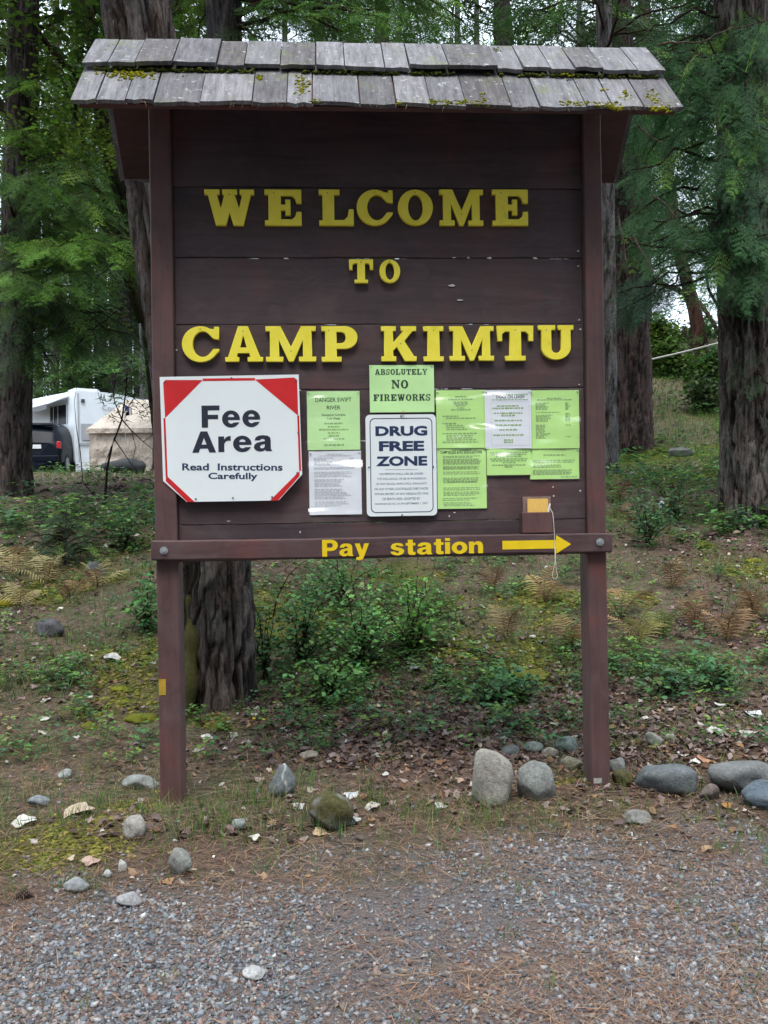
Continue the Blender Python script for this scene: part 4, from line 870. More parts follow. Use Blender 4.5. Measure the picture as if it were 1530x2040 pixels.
# B: trunk at the left edge
B = Tree('fir_tree', 'grey fir trunk at the left edge in front of the dark car', tpath([(22, 985), (30, 700), (47, 0)], 12.5, .27, .15, 15), bark=(.075, .066, .065), deep=.018, seg=72, rings=240, plate=.06, bk=20, seed=2)
B.to_rect((-40, 340, 300, 560), (10.2, 14), 34, sag=.1, size=.62, spacing=.085, col=MID, tip=.18, droop=(.15, .8))
B.to_rect((-40, 560, 300, 730), (10.5, 14), 26, sag=.1, size=.55, spacing=.10, col=DARK, tip=.10, droop=(.3, 1.0))
B.to_rect((40, 480, 305, 500), (9.8, 10.6), 4, sag=.06, size=.5, spacing=.08, col=(.06, .12, .03), tip=.75, tipcol=(.13, .27, .035))
B.to_rect((0, 545, 180, 575), (9.8, 10.8), 4, sag=.06, size=.5, spacing=.08, col=(.05, .10, .03), tip=.6, tipcol=(.12, .26, .035))
B.to_rect((20, 150, 90, 300), (11, 12.2), 7, sag=.05, size=.45, col=MID, tip=.35)
B.whorls(8, 14.5, 24, 2.8, 1.0, .2, size=1.0, spacing=.25, col=DARK, tmpl=SPRC)
B.bare([at(40, 700, 11.8), at(110, 660, 11.2), at(160, 590, 11), at(230, 520, 10.8)], .012, .004, (.03, .022, .018)); B.bare([at(150, 690, 11.5), at(205, 640, 11.2), at(262, 600, 11)], .010, .004, (.03, .022, .018))
B.done()

# C: slimmer trunk showing above the roof
Cc = Tree('fir_tree', 'dark slim fir trunk showing above the roof left of centre', tpath([(470, 1100), (445, 45)], 8.8, .20, .14, 15), bark=(.075, .07, .075), deep=.03, seg=40, rings=110, bk=12, seed=3)
Cc.to_rect((480, -90, 930, 105), (8, 11.5), 26, sag=.12, size=.6, spacing=.10, col=MID, tip=.1, droop=(.3, 1.1), rise=(.2, 1.2))
Cc.to_rect((670, 15, 800, 90), (7.6, 8.4), 3, sag=.08, size=.42, spacing=.08, col=(.06, .13, .03), tip=.55, tipcol=(.12, .27, .04))
Cc.to_rect((330, -60, 480, 90), (9.5, 12), 6, sag=.1, size=.5, col=OLIVE, tip=.1)
Cc.whorls(7.5, 14.5, 26, 2.8, 1.2, .2, size=1.0, spacing=.25, col=DARK, tmpl=SPRC)
Cc.done()

# D: big trunk at the right edge
D = Tree('fir_tree', 'massive grey furrowed fir trunk at the right edge of the clearing', tpath([(1502, 1045), (1497, 800), (1482, 250)], 10, .36, .20, 15), bark=(.125, .112, .107), deep=.042, seg=120, rings=360, plate=.13, bk=14, seed=4)
D.to_rect((1215, 90, 1560, 300), (8.6, 12.5), 30, sag=.08, size=.52, spacing=.085, col=BLUEG, tip=.05, droop=(.3, 1.2))
D.to_rect((1215, 300, 1560, 500), (8.6, 12.5), 30, sag=.08, size=.5, spacing=.09, col=BLUEG, tip=.05, droop=(.4, 1.3))
D.to_rect((1225, 545, 1320, 630), (9.5, 11.5), 6, sag=.10, size=.42, spacing=.09, col=(.035, .08, .045), tip=.02, droop=(.6, 1.3), start=.62)
D.to_rect((1400, 500, 1560, 620), (8.8, 11), 9, sag=.08, size=.45, col=BLUEG, tip=.03, droop=(.5, 1.3))
D.to_rect((1370, -60, 1560, 90), (8.8, 12), 14, sag=.1, size=.55, col=DARK, tip=.05)
D.to_rect((1440, 740, 1540, 780), (9.3, 9.6), 2, sag=.05, size=.3, col=BLUEG, tip=.0, droop=(.4, .9))
D.to_rect((1425, 40, 1540, 560), (8.7, 9.5), 26, sag=.1, size=.5, spacing=.08, col=BLUEG, tip=.06, droop=(.5, 1.3), rise=(.1, .5))
D.to_rect((1290, 470, 1440, 540), (9.2, 12), 4, sag=.08, size=.42, spacing=.09, col=BLUEG, tip=.03, droop=(.5, 1.3), start=.5)
D.whorls(8, 14.5, 26, 3.0, 1.2, .2, size=1.0, spacing=.25, col=DARK, tmpl=SPRC)
for pp_ in ([(1470, 690), (1400, 545), (1440, 500)], [(1480, 560), (1380, 500), (1290, 490), (1215, 470)], [(1500, 500), (1410, 470), (1440, 420), (1420, 390)], [(1480, 200), (1440, 140), (1400, 60)]):
    D.bare([at(x, y, 9.7-.2*i) for i, (x, y) in enumerate(pp_)], .022, .005, (.06, .045, .04))
for pp_ in ([(1470, 300), (1430, 240), (1415, 180)], [(1300, 390), (1330, 410), (1350, 440)], [(1270, 250), (1300, 275), (1330, 290)], [(1230, 430), (1245, 500), (1250, 560)], [(1260, 470), (1290, 520), (1310, 560)], [(1310, 90), (1390, 85), (1450, 60), (1530, 40)]):
    D.bare([at(x, y, 9.0) for x, y in pp_], .011, .004, (.14, .115, .10))
D.done()

# E, F: pair of trunks to the right of the right post
E_ = Tree('fir_tree', 'brown fir trunk with mossy foot just right of the right post', tpath([(1260, 915), (1258, 700), (1240, 300)], 17, .40, .22, 16), bark=(.075, .056, .055), deep=.035, seg=72, rings=200, plate=.12, bk=12, seed=5)
E_.to_rect((1180, -60, 1500, 200), (14.5, 18.5), 16, sag=.1, size=.8, spacing=.16, col=DARK, tip=.03, droop=(.3, 1.1))
E_.to_rect((1200, 200, 1420, 480), (14.5, 18.5), 22, sag=.1, size=.75, spacing=.16, col=BLUEG, tip=.04, droop=(.3, 1.2))
E_.to_rect((880, -60, 1180, 85), (13, 17), 10, sag=.1, size=.7, spacing=.16, col=DARK, tip=.05)
E_.whorls(9, 15.5, 22, 3.0, 1.2, .2, size=1.2, spacing=.3, col=DARK, tmpl=SPRC)
E_.bare([at(1240, 460, 16.6), at(1280, 495, 15.5), at(1350, 505, 15), at(1420, 475, 15)], .03, .012, (.05, .035, .03)); E_.bare([at(1215, 525, 15.5), at(1260, 535, 15), at(1302, 560, 15)], .02, .006, (.05, .035, .03))
acc = Acc(); b_ = at(1260, 915, 16.55); rr_ = np.random.default_rng(2); P_ = np.stack([b_.x+rr_.normal(0, .34, 120), 16.55+rr_.normal(0, .12, 120), np.zeros(120)], 1); P_[:, 2] = gz(P_[:, 0], P_[:, 1])+.02
acc.scatter(ICO_V, ICO_F, P_, rots(120, .5, rr_), np.stack([rr_.uniform(.03, .08, 120)]*2+[rr_.uniform(.03, .07, 120)], 1), vary((.055, .075, .015), 120, .3, .1, rr_)); acc.build('moss_skirt', M_MOSS, E_.root, True)['kind'] = 'stuff'
E_.done()
F_ = Tree('fir_tree', 'slender pale grey trunk half hidden behind the right post', tpath([(1214, 930), (1210, 600), (1203, 45)], 14, .15, .10, 16), bark=(.13, .125, .13), deep=.02, seg=26, rings=110, bk=14, seed=6)
F_.whorls(8.5, 15.5, 20, 2.2, .9, .2, size=.9, spacing=.25, col=DARK, tmpl=SPRC)
F_.bare([at(1203, 120, 13.8), at(1228, 40, 13.2), at(1240, -40, 13)], .03, .015); F_.done()

# G: leaning mossy broadleaf tree, upper left
Gt = Tree('maple_tree', 'leaning mossy broadleaf tree with bright green leaves, upper left', tpath([(335, 975), (292, 600), (262, 450), (212, 300), (188, 90), (169, 0)], 13, .14, .08, 12), bark=(.055, .055, .030), fiss=(.025, .022, .015), deep=.015, seg=24, rings=110, bk=12, seed=7)
Gt.bare([at(290, 640, 13), at(225, 455, 12.9), at(159, 382, 12.8), at(81, 306, 12.7), at(0, 210, 12.5), at(-70, 120, 12.4)], .115, .07, (.05, .046, .028))
Gt.bare([at(270, 530, 13), at(215, 420, 12.6), at(168, 318, 12.4), at(150, 200, 12.4)], .04, .025, (.04, .03, .02))
Gt.bare([at(195, 190, 13), at(140, 140, 12.7), at(82, 74, 12.6), at(50, 10, 12.6)], .05, .03, (.06, .04, .035)); Gt.bare([at(262, 450, 13), at(235, 300, 12.6), at(232, 230, 12.5), at(240, 40, 12.5)], .05, .03, (.05, .05, .025))
Gt.bare([at(60, 110, 13), at(20, 110, 13), at(-30, 60, 13)], .06, .05, (.03, .025, .02))
r_ = Gt.rng
P_ = [at(r_.uniform(-30, 330), r_.uniform(-40, 330), r_.uniform(11.6, 15.5))[:] for _ in range(900)]; P_ = [p for p in P_ if fbm(np.array([[p[0]*1.6, p[1]*1.6, p[2]*1.6]]), 2)[0] > .43]
Gt.leaves(P_, .27, (.075, .135, .02), .5)
P_ = [at(r_.uniform(60, 310), r_.uniform(130, 330), r_.uniform(11.4, 12.6))[:] for _ in range(300)]; Gt.leaves([p for p in P_ if fbm(np.array([[p[0]*2.6, p[1]*1.6, p[2]*2.6]]), 2)[0] > .5], .2, (.13, .22, .03), .4)
P_ = np.stack([r_.uniform(-7, -2, 250), r_.uniform(11, 15, 250), r_.uniform(7.5, 11.5, 250)], 1); Gt.leaves(P_, .6, (.05, .10, .02))
Gt.done()

# H: trunks behind the trailer, left
far = [('dark broad far trunk above the right end of the white trailer', 245, 40, 37, (.045, .038, .042), 0), ('grey far trunk beside the left post above the tan shelter', 287, 20, 36, (.12, .12, .135), 1), ('thin pale far trunk rising from behind the trailer roof', 219, 8, 40, (.16, .15, .13), 2), ('thin mossy far trunk left of the thin pale one', 180, 9, 41, (.10, .10, .075), 3),
       ('dark far trunk rising above the trailer corner', 150, 24, 43, (.05, .045, .05), 4), ('greyish far trunk above the trailer awning', 108, 17, 40, (.09, .08, .085), 5), ('dark far trunk close beside the grey fir at the left edge', 78, 16, 44, (.05, .045, .045), 6)]
for lb, px, wpx, Y, bk_, i in far:
    r_ = wpx/1800*Y/2; T_ = Tree('far_fir_tree', lb, tpath([(px, 940), (px-4+i % 3*4, 300), (px-6+i % 3*6, -100)], Y, r_*1.15, r_*.6, 26), bark=bk_, fiss=tuple(c*.4 for c in bk_), deep=.03, seg=14, rings=50, bk=6, seed=10+i, group='trunks standing behind the trailer')
    T_.whorls(5.5 if i > 1 else 7, 25, 46, 4.0, 1.6, .3, size=1.7, spacing=.42, col=DARK if i % 2 else MID, tmpl=SPRC, tip=.04)
    T_.done()
# I: hillside trees, right
I1 = Tree('hillside_tree', 'reddish leaning trunk against the bright sky on the right slope', tpath([(1402, 720), (1385, 620), (1352, 500), (1335, 380)], 27, .24, .13, 16), bark=(.10, .055, .045), fiss=(.05, .03, .025), deep=.02, seg=16, rings=50, bk=6, seed=30)
I1.bare([at(1392, 600, 27), at(1420, 640, 26.8), at(1440, 680, 26.6)], .08, .05, (.09, .06, .055)); I1.bare([at(1380, 590, 27), at(1330, 570, 26.6), at(1290, 545, 26)], .09, .03, (.08, .045, .04))
I1.to_rect((1290, 440, 1450, 560), (25, 29), 7, sag=.1, size=.8, spacing=.3, col=MID, tmpl=SPRC); I1.to_rect((1370, 590, 1430, 690), (26, 28), 5, sag=.05, size=.7, spacing=.25, col=MID, tmpl=SPRC, droop=(.4, 1.2)); I1.to_rect((1240, -40, 1400, 120), (25, 29), 5, sag=.1, size=.9, spacing=.4, col=DARK, tmpl=SPRC)
I1.done()
I2 = Tree('hillside_tree', 'thin dark sapling stem in front of the far fence on the right slope', tpath([(1397, 752), (1388, 700), (1352, 648)], 24, .07, .03, 5.9, .2), bark=(.045, .035, .03), deep=.005, seg=8, rings=16, bk=8, seed=31)
I2.whorls(5.0, 5.8, 7, .8, .5, -.2, size=.4, spacing=.3, col=(.06, .12, .03), r0=.012); I2.done()

# two more firs further back, in the gap to the right of the board and behind it
for lb, px, Y, i in (('distant fir with blue-green boughs high above the right half of the roof', 1000, 26, 0), ('distant dark fir crown above the middle of the roof', 760, 30, 1), ('distant fir filling the upper right corner behind the massive trunk', 1560, 24, 2), ('distant fir behind the left end of the roof', 330, 24, 3), ('distant fir between the two right trunks with its crown above the sky gap', 1283, 32, 4), ('distant dark fir just right of the roof end', 1240, 36, 5)):
    T_ = Tree('far_fir_tree', lb, tpath([(px, 930), (px, -100)], Y, .34, .2, 22), bark=(.06, .05, .05), deep=.03, seg=16, rings=50, bk=6, seed=40+i)
    T_.whorls((9.5, 4.5, 4.5, 4.5, 10.5, 8.5)[i], 21, 56, 3.6, 1.6, .3, size=1.3, spacing=.34, col=(DARK, MID, BLUEG, DARK, MID, DARK)[i], tmpl=SPRC, tip=.03); T_.done()

# backdrop wood
acc = Acc(); r_ = np.random.default_rng(77); n_ = 5200; P_ = []
while len(P_) < n_:
    px, py, Y = r_.uniform(-500, 2000), r_.uniform(-260, 960), r_.uniform(46, 72)
    if px > 1180 and py < 690 and fbm(np.array([[px*.010, py*.010, Y*.05]]), 2)[0] < (.67 if py > 480 else (.40 if py > 110 else .54)): continue
    if 840 < px < 1180 and py < 140 and r_.random() < .6: continue
    if px > 1230 and py < 110 and r_.random() < .75: continue
    p = at(px, py, Y)
    if p.z < gz1(p.x, p.y)-.5: continue
    P_.append(p[:])
P_ = np.array(P_); w_ = r_.integers(0, 3, n_); R = rots(n_, .9, r_); c = vary((.026, .052, .018), n_, .45, .15, r_); sc = r_.uniform(1.3, 2.8, n_)
for k in range(3): m = w_ == k; acc.scatter(SPRC[k][0], SPRC[k][1], P_[m], R[m], sc[m], c[m], SPRC[k][2])
for k in range(34):
    px = r_.uniform(-400, 1180); Y = r_.uniform(46, 60); b = at(px, 940, Y); np_tube(acc, [(b.x, Y, gz1(b.x, Y)-1), (b.x+r_.normal(0, .3), Y, 12), (b.x+r_.normal(0, .8), Y, 28)], [.42, .3, .12], 8, np.array((.05, .044, .046))*r_.uniform(.6, 1.8))
kind(acc.build('distant_wood', M_LEAF), 'stuff', 'dark mass of far conifers closing off the view behind the camp')
# brambles on the right slope, at the far fence
def bush(name, label, px, py, Y, wpx, hpx, col, n_, size, seed, group=None):
    b = at(px, py, Y); z = gz1(b.x, Y); t = thing(name, label, 'bush', (b.x, Y, z), 0, group); r = np.random.default_rng(seed); W_ = wpx/1800*Y; H_ = hpx/1800*Y
    P_ = np.stack([r.normal(0, .38, n_)*W_/2, r.normal(0, .3, n_)*W_/2, np.abs(r.random(n_))**.8*H_], 1); k = (P_[:, 2]/H_); P_[:, :2] *= (1.1-.6*k**2)[:, None]; P_ += np.array([b.x, Y, 0]); P_[:, 2] += gz(P_[:, 0], P_[:, 1])
    a = Acc(); T = LCL; w_ = r.integers(0, 4, n_); R = rots(n_, .6, r); c = vary(col, n_, .45, .15, r); sc = size*r.uniform(.6, 1.3, n_)
    for q in range(4): m = w_ == q; a.scatter(T[q][0], T[q][1], P_[m], R[m], sc[m], c[m], T[q][2])
    a.build('foliage', M_LEAF, t); w2 = Acc()
    for _ in range(7):
        e = P_[r.integers(0, n_)]; np_tube(w2, [(b.x+r.normal(0, .05)*W_, Y+r.normal(0, .05), z-.05), ((b.x+e[0])/2, (Y+e[1])/2, (z+e[2])/2+.05*H_), e], [.012*Y/10, .008*Y/10, .003*Y/10], 5, (.05, .035, .025))
    w2.build('stems', M_BARK, t, True); return t
bush('slope_bush', 'bright green bush in front of the far fence below the sky gap', 1310, 725, 29, 110, 80, (.10, .17, .03), 260, .5, 1)
bush('slope_bush', 'yellow-green bush behind the far fence beside the reddish trunk', 1350, 705, 34, 120, 70, (.12, .17, .04), 240, .55, 2)
bush('slope_bush', 'low green bush on the right slope below the pale cable', 1330, 760, 25, 150, 55, (.05, .10, .015), 260, .4, 3)
bush('slope_bush', 'dark green bush on the right slope beside the massive trunk', 1420, 760, 23, 110, 60, (.04, .08, .015), 220, .4, 4)
bush('slope_bush', 'tall pale green bush behind the reddish leaning trunk', 1400, 720, 33, 130, 80, (.09, .15, .04), 300, .5, 6)
bush('slope_bush', 'dull green bush at the foot of the right slope', 1405, 850, 20, 90, 55, (.045, .08, .025), 150, .33, 5)
# far fence and pale cable on the right slope
fp = thing('plank_fence', 'weathered plank fence half hidden by bushes on the right slope', 'fence', at(1360, 720, 31)[:])
for k in range(16):
    p = at(1285+k*10, 722-k*2, 31); z = gz1(p.x, p.y); h_ = max(.5, p.z+.35-z)+random.uniform(-.04, .04)
    o = obj('fence_plank', box_bm(p.x-.078, p.x+.078, 30.98, 31.01, z-.1, z+h_, .004), simple('grey_fence_wood', (.14, .11, .09), .9, .3, 6, .3), None); world_parent(o, fp)
p0, p1 = at(1284, 719, 23), at(1445, 680, 20.5)
cb = thing('slack_cable', 'pale cable slung across the right slope to the massive trunk', 'cable', p0[:])
world_parent(obj('cable_line', tube_bm([p0+(p1-p0)*(i/10)-Vector((0, 0, .012*math.sin(math.pi*i/10))) for i in range(11)], .022, 6), simple('pale_cable', (.42, .40, .38), .7), None), cb)
for f_ in (.0, .97):
    p = p0+(p1-p0)*f_; z = gz1(p.x, p.y); world_parent(obj('stake', box_bm(p.x-.03, p.x+.03, p.y+.03, p.y+.08, z-.1, p.z+.03, .003), simple('grey_fence_wood', (.14, .11, .09)), None), cb)

# unseen wood across the road, added tall and dense to block low sky light
acc = Acc(); r_ = np.random.default_rng(78); n_ = 10500
P_ = np.stack([r_.uniform(-34, 34, n_), r_.uniform(-22, -9.5, n_), .5+19.5*r_.random(n_)**1.25], 1); w_ = r_.integers(0, 3, n_); R = rots(n_, .9, r_); c = vary((.03, .06, .02), n_, .4, .15, r_); sc = r_.uniform(1.2, 2.6, n_)
for k in range(3): m = w_ == k; acc.scatter(SPRC[k][0], SPRC[k][1], P_[m], R[m], sc[m], c[m], SPRC[k][2])
for k in range(26):
    x, y = r_.uniform(-32, 32), r_.uniform(-22, -12); np_tube(acc, [(x, y, gz1(x, y)-.5), (x+.1, y, 9), (x+.2, y, 19)], [.34, .24, .08], 8, (.06, .05, .05))
kind(acc.build('added_unseen_wood', M_LEAF), 'stuff', 'unseen conifer wood across the road, added to block low sky light')
#@@END_TREES
#@@FLOOR
# ================================================================== THINGS BEHIND: trailer, car, shelter
def lbl(o, p): world_parent(o, p); return o
# --- travel trailer
def quad_obj(name, pts, mat, parent, thick=0.0):
    bm = bmesh.new(); vs = [bm.verts.new(p) for p in pts]; f = bm.faces.new(vs)
    if thick:
        n_ = f.normal if f.normal.length else Vector((0, -1, 0)); bm.normal_update(); n_ = f.normal.copy()
        e = bmesh.ops.extrude_face_region(bm, geom=[f])
        for v in e['geom']:
            if isinstance(v, bmesh.types.BMVert): v.co += n_*thick
    bmesh.ops.recalc_face_normals(bm, faces=bm.faces); return world_parent(obj(name, bm, mat, None), parent)
M_RV = simple('trailer_white', (.62, .68, .74), .35, .05, 2); M_RVG = simple('trailer_grey', (.30, .32, .35), .4, .1, 3); M_RVK = simple('trailer_dark', (.03, .03, .035), .3)
M_GLASS = simple('dark_window_glass', (.008, .010, .016), .2, .1, 8, 0, 0, .12)
cA = at(148, 790, 31); gzr = gz1(cA.x, 31)
RVT = thing('travel_trailer', 'white travel trailer with dark window standing behind the dark car', 'trailer', (cA.x, 31, gzr))
ax = Vector((.80, .60, 0)); ay = Vector((-.72, .69, 0))      # rear wall goes right, side wall goes left, from the near corner
ztop = at(148, 777, 31).z; Hh = ztop-gzr
def rv(u, v, h): return Vector((cA.x, 31, gzr)) + ax*u + ay*v + Vector((0, 0, h))
Wv, Lv = 2.65, 6.5
sec = [(0, .35), (0, Hh*.965), (.05, Hh), (Wv*.5, Hh-.02), (Wv-.12, Hh-.22), (Wv, Hh-.36), (Wv, .35)]
bm = bmesh.new(); r0 = [bm.verts.new(rv(u, 0, h)) for u, h in sec]; r1 = [bm.verts.new(rv(u, Lv, h)) for u, h in sec]
for i in range(len(sec)): bm.faces.new((r0[i], r0[(i+1) % len(sec)], r1[(i+1) % len(sec)], r1[i]))
bm.faces.new(r0[::-1]); bm.faces.new(r1); bmesh.ops.recalc_face_normals(bm, faces=bm.faces)
bmesh.ops.bevel(bm, geom=[e for e in bm.edges if abs((e.verts[0].co-e.verts[1].co).z) > 1 or abs((e.verts[0].co-e.verts[1].co).dot(ay)) > 5], offset=.05, segments=3, affect='EDGES')
world_parent(obj('body', bm, M_RV, None), RVT)
quad_obj('skirt', [rv(-.01, -.012, -.05), rv(Wv, -.012, -.05), rv(Wv, -.012, .62), rv(-.01, -.012, .62)], M_RVG if False else M_RV, RVT, .01)
quad_obj('dark_stripe', [rv(.12, -.03, .98), rv(Wv, -.03, .98), rv(Wv, -.03, 1.08), rv(.12, -.03, 1.06)], M_RVG, RVT, .008)
quad_obj('grey_panel', [rv(.2, -.03, 1.16), rv(Wv-.1, -.03, 1.16), rv(Wv-.1, -.03, 1.78), rv(.2, -.03, 1.72)], M_RVG, RVT, .008)
quad_obj('corner_trim', [rv(.10, -.02, .4), rv(.14, -.02, .4), rv(.14, -.02, Hh-.1), rv(.10, -.02, Hh-.1)], M_RVG, RVT, .01)
lamp = quad_obj('marker_lamp', [rv(.22, -.02, Hh-.42), rv(.34, -.02, Hh-.42), rv(.34, -.02, Hh-.30), rv(.22, -.02, Hh-.30)], M_RVK, RVT, .03)
wn = quad_obj('window', [rv(-.02, .5, 1.75), rv(-.02, 1.75, 1.75), rv(-.02, 1.75, 2.42), rv(-.02, .5, 2.42)], M_GLASS, RVT, .01)
for a in (.48, 1.12, 1.45, 1.74): quad_obj('window_frame', [rv(-.04, a, 1.73), rv(-.04, a+.035, 1.73), rv(-.04, a+.035, 2.44), rv(-.04, a, 2.44)], M_RV, wn, .008)
quad_obj('awning', [rv(-.02, .35, Hh-.18), rv(-.02, 4.0, Hh-.18), rv(-.75, 4.0, Hh-.62), rv(-.75, .35, Hh-.50)], M_RV, RVT, .03)
quad_obj('awning_valance', [rv(-.76, .35, Hh-.50), rv(-.76, 4.0, Hh-.62), rv(-.76, 4.0, Hh-.80), rv(-.76, .35, Hh-.66)], M_RVK, RVT, .02)
bm = bmesh.new(); bmesh.ops.create_cube(bm, size=1); bm.transform(Matrix.Translation(rv(.75, .9, Hh+.04)) @ Matrix.Rotation(math.atan2(ax.y, ax.x), 4, 'Z') @ Matrix.Diagonal((.9, .9, .2, 1))); bmesh.ops.bevel(bm, geom=bm.edges[:], offset=.05, segments=2, affect='EDGES'); world_parent(obj('roof_vent', bm, M_RV, None), RVT)
def rv_text(body, u0, u1, h0, h1, bold, slant=0):
    me = text_mesh(body, (u0, h0, u1, h1), 0, bold)
    for v in me.vertices: p = rv(v.co.x, -.035, v.co.z+(v.co.x-u0)*slant); v.co = p
    world_parent(obj('lettering', me, M_RVG, None), RVT)
rv_text('Coachmen', .95, 2.15, 2.22, 2.42, .01, -.06); rv_text('Ski', 1.0, 1.5, 1.55, 1.78, .03, -.02)
quad_obj('swoosh', [rv(1.05, -.03, 2.06), rv(2.1, -.03, 1.98), rv(2.1, -.03, 2.02), rv(1.05, -.03, 2.09)], M_RVG, RVT, .006)
for v in (2.6, 3.5):
    c0 = rv(.08, v, .38); bm = bmesh.new(); bmesh.ops.create_cone(bm, cap_ends=True, segments=20, radius1=.36, radius2=.36, depth=.22, matrix=Matrix.Translation(c0) @ Matrix.Rotation(math.atan2(ay.y, ay.x), 4, 'Z') @ Matrix.Rotation(rad(90), 4, 'X')); world_parent(obj('wheel', bm, M_RVK, None), RVT)

# --- dark car, seen from behind
M_CAR = simple('dark_car_paint', (.004, .007, .013), .35, .2, 3, 0, 0, .10); M_TYRE = simple('tyre_rubber', (.015, .015, .016), .85); M_TAIL = simple('red_tail_lamp', (.38, .01, .012), .25); M_RIM = simple('grey_rim', (.25, .26, .28), .4, .1, 8, 0, .6); M_PLATE = simple('number_plate', (.55, .58, .60), .5)
pc = at(66, 940, 29.5); gc = gz1(pc.x, 29.5)
CAR = thing('parked_car', 'dark blue parked car half hidden behind the left grey trunk', 'car', (pc.x, 29.5, gc), rad(5))
def car_bm():
    # stations along length (y, rear first): half width at waist, roof z, waist z, half width at roof
    st = [(-.06, .80, .98, .62, .66), (.0, .86, 1.06, .95, .70), (.25, .89, 1.50, 1.0, .66), (.6, .90, 1.60, 1.0, .68), (2.2, .90, 1.60, .98, .68), (2.9, .89, 1.10, .95, .74), (4.0, .86, .95, .85, .70), (4.35, .78, .70, .6, .60)]
    bm = bmesh.new(); R = []
    for (y, hw, zr, zw, hr) in st:
        ring = [(-hw*.94, .28), (-hw, .55), (-hw, zw*.92), (-hw*.97, zw), (-hr, max(zw+.01, zr-.06)), (-hr*.8, max(zw+.02, zr)), (hr*.8, max(zw+.02, zr)), (hr, max(zw+.01, zr-.06)), (hw*.97, zw), (hw, zw*.92), (hw, .55), (hw*.94, .28)]
        R.append([bm.verts.new((x, y, z)) for x, z in ring])
    n_ = len(R[0])
    for i in range(len(R)-1):
        for k in range(n_): f = bm.faces.new((R[i][k], R[i][(k+1) % n_], R[i+1][(k+1) % n_], R[i+1][k])); f.smooth = True
    bm.faces.new(R[0]); bm.faces.new(R[-1][::-1]); bmesh.ops.recalc_face_normals(bm, faces=bm.faces); bmesh.ops.subdivide_edges(bm, edges=bm.edges[:], cuts=1, use_grid_fill=True, smooth=.6); return bm
obj('body', car_bm(), M_CAR, CAR)
obj('rear_window', poly_plate([(-.60, 1.08), (.60, 1.08), (.54, 1.42), (-.54, 1.42)], 0, 0), M_GLASS, CAR)
rw = bpy.data.objects[[o.name for o in CAR.children if o.name.startswith('rear_window')][0]]
for v in rw.data.vertices: v.co.y = -.02+(v.co.z-1.02)*.58
for s in (-1, 1):
    obj('tail_lamp', box_bm(s*.83-.06, s*.83+.06, -.05, .10, .80, 1.04, .02, 2), M_TAIL, CAR)
    for y in (.75, 3.4):
        wh = obj('wheel', cyl_bm(s*.80, y, .34, .34, .22, 'X', 24), M_TYRE, CAR); obj('rim', cyl_bm(s*.80, y, .34, .21, .235, 'X', 18), M_RIM, wh)
    obj('roof_rail', box_bm(s*.62-.02, s*.62+.02, .5, 2.2, 1.585, 1.65, .01), M_RVK, CAR)
obj('bumper', box_bm(-.84, .84, -.14, .06, .36, .58, .04, 3), M_CAR, CAR); obj('number_plate', box_bm(-.02, .30, -.115, -.085, .80, .93, .005), M_PLATE, CAR); obj('spoiler', box_bm(-.62, .62, .08, .34, 1.57, 1.61, .012), M_CAR, CAR)
obj('roof_box', box_bm(-.5, .45, .7, 2.0, 1.655, 1.74, .03, 2), M_RVK, CAR)

# --- tan canvas shelter
def canvas():
    m, n, b = mat_new('tan_canvas'); b.inputs['Roughness'].default_value = .75
    t = noise_node(n, 2.2, 4, .55, stretch=(1.3, 1, .8)); r = ramp(n, t.outputs['Fac'], [(.3, (.36, .30, .25)), (.6, (.48, .41, .35)), (.8, (.56, .49, .43))]); n.links.new(r.outputs[0], b.inputs['Base Color'])
    bump(n, b, t.outputs['Fac'], .7, .35); return m
M_CAN = canvas(); pS = at(178, 900, 27); gS = gz1(pS.x, 27)
SH = thing('canvas_shelter', 'tan canvas camping shelter between the trailer and the left post', 'shelter', (pS.x, 27, gS), rad(4))
ez = at(178, 857, 27).z-gS; rz_ = at(250, 798, 28.6).z-gS
def cloth(name, f, nu, nv, seed, amp, parent):
    bm = bmesh.new(); V = []
    for j in range(nv+1):
        V.append([])
        for i in range(nu+1):
            p = Vector(f(i/nu, j/nv)); q = fbm(np.array([[i/nu*6+seed, j/nv*3.2+seed, 2.2]]), 3)[0]-.5; p.y += q*amp; V[-1].append(bm.verts.new(p))
    for j in range(nv):
        for i in range(nu): fc = bm.faces.new((V[j][i], V[j][i+1], V[j+1][i+1], V[j+1][i])); fc.smooth = True
    return obj(name, bm, M_CAN, parent)
cloth('front_wall', lambda u, v: (u*3.4, .02, -.1+v*(ez+.05)), 50, 24, 1, .22, SH)
cloth('roof_sheet', lambda u, v: (-.06+u*3.5+.9*v*(1-u), -.08+v*1.6, ez+.02+v*(rz_-ez)), 40, 14, 5, .10, SH)
cloth('roof_sheet', lambda u, v: (.9+u*2.5-.9*v*(1-u), 1.52+v*1.6, rz_-v*(rz_-ez)), 20, 8, 7, .05, SH)
cloth('valance', lambda u, v: (-.06+u*3.5, -.10, ez-.10+v*.14), 40, 2, 9, .05, SH)
cloth('side_wall', lambda u, v: (.0+.03*u, u*3.1, -.1+v*(ez+.05)), 16, 12, 11, .02, SH)
for x in (.03, 3.35):
    for y in (.06, 3.0): obj('corner_pole', cyl_bm(x, y, ez/2-.05, .025, ez+.1, 'Z', 10), M_RVG, SH)
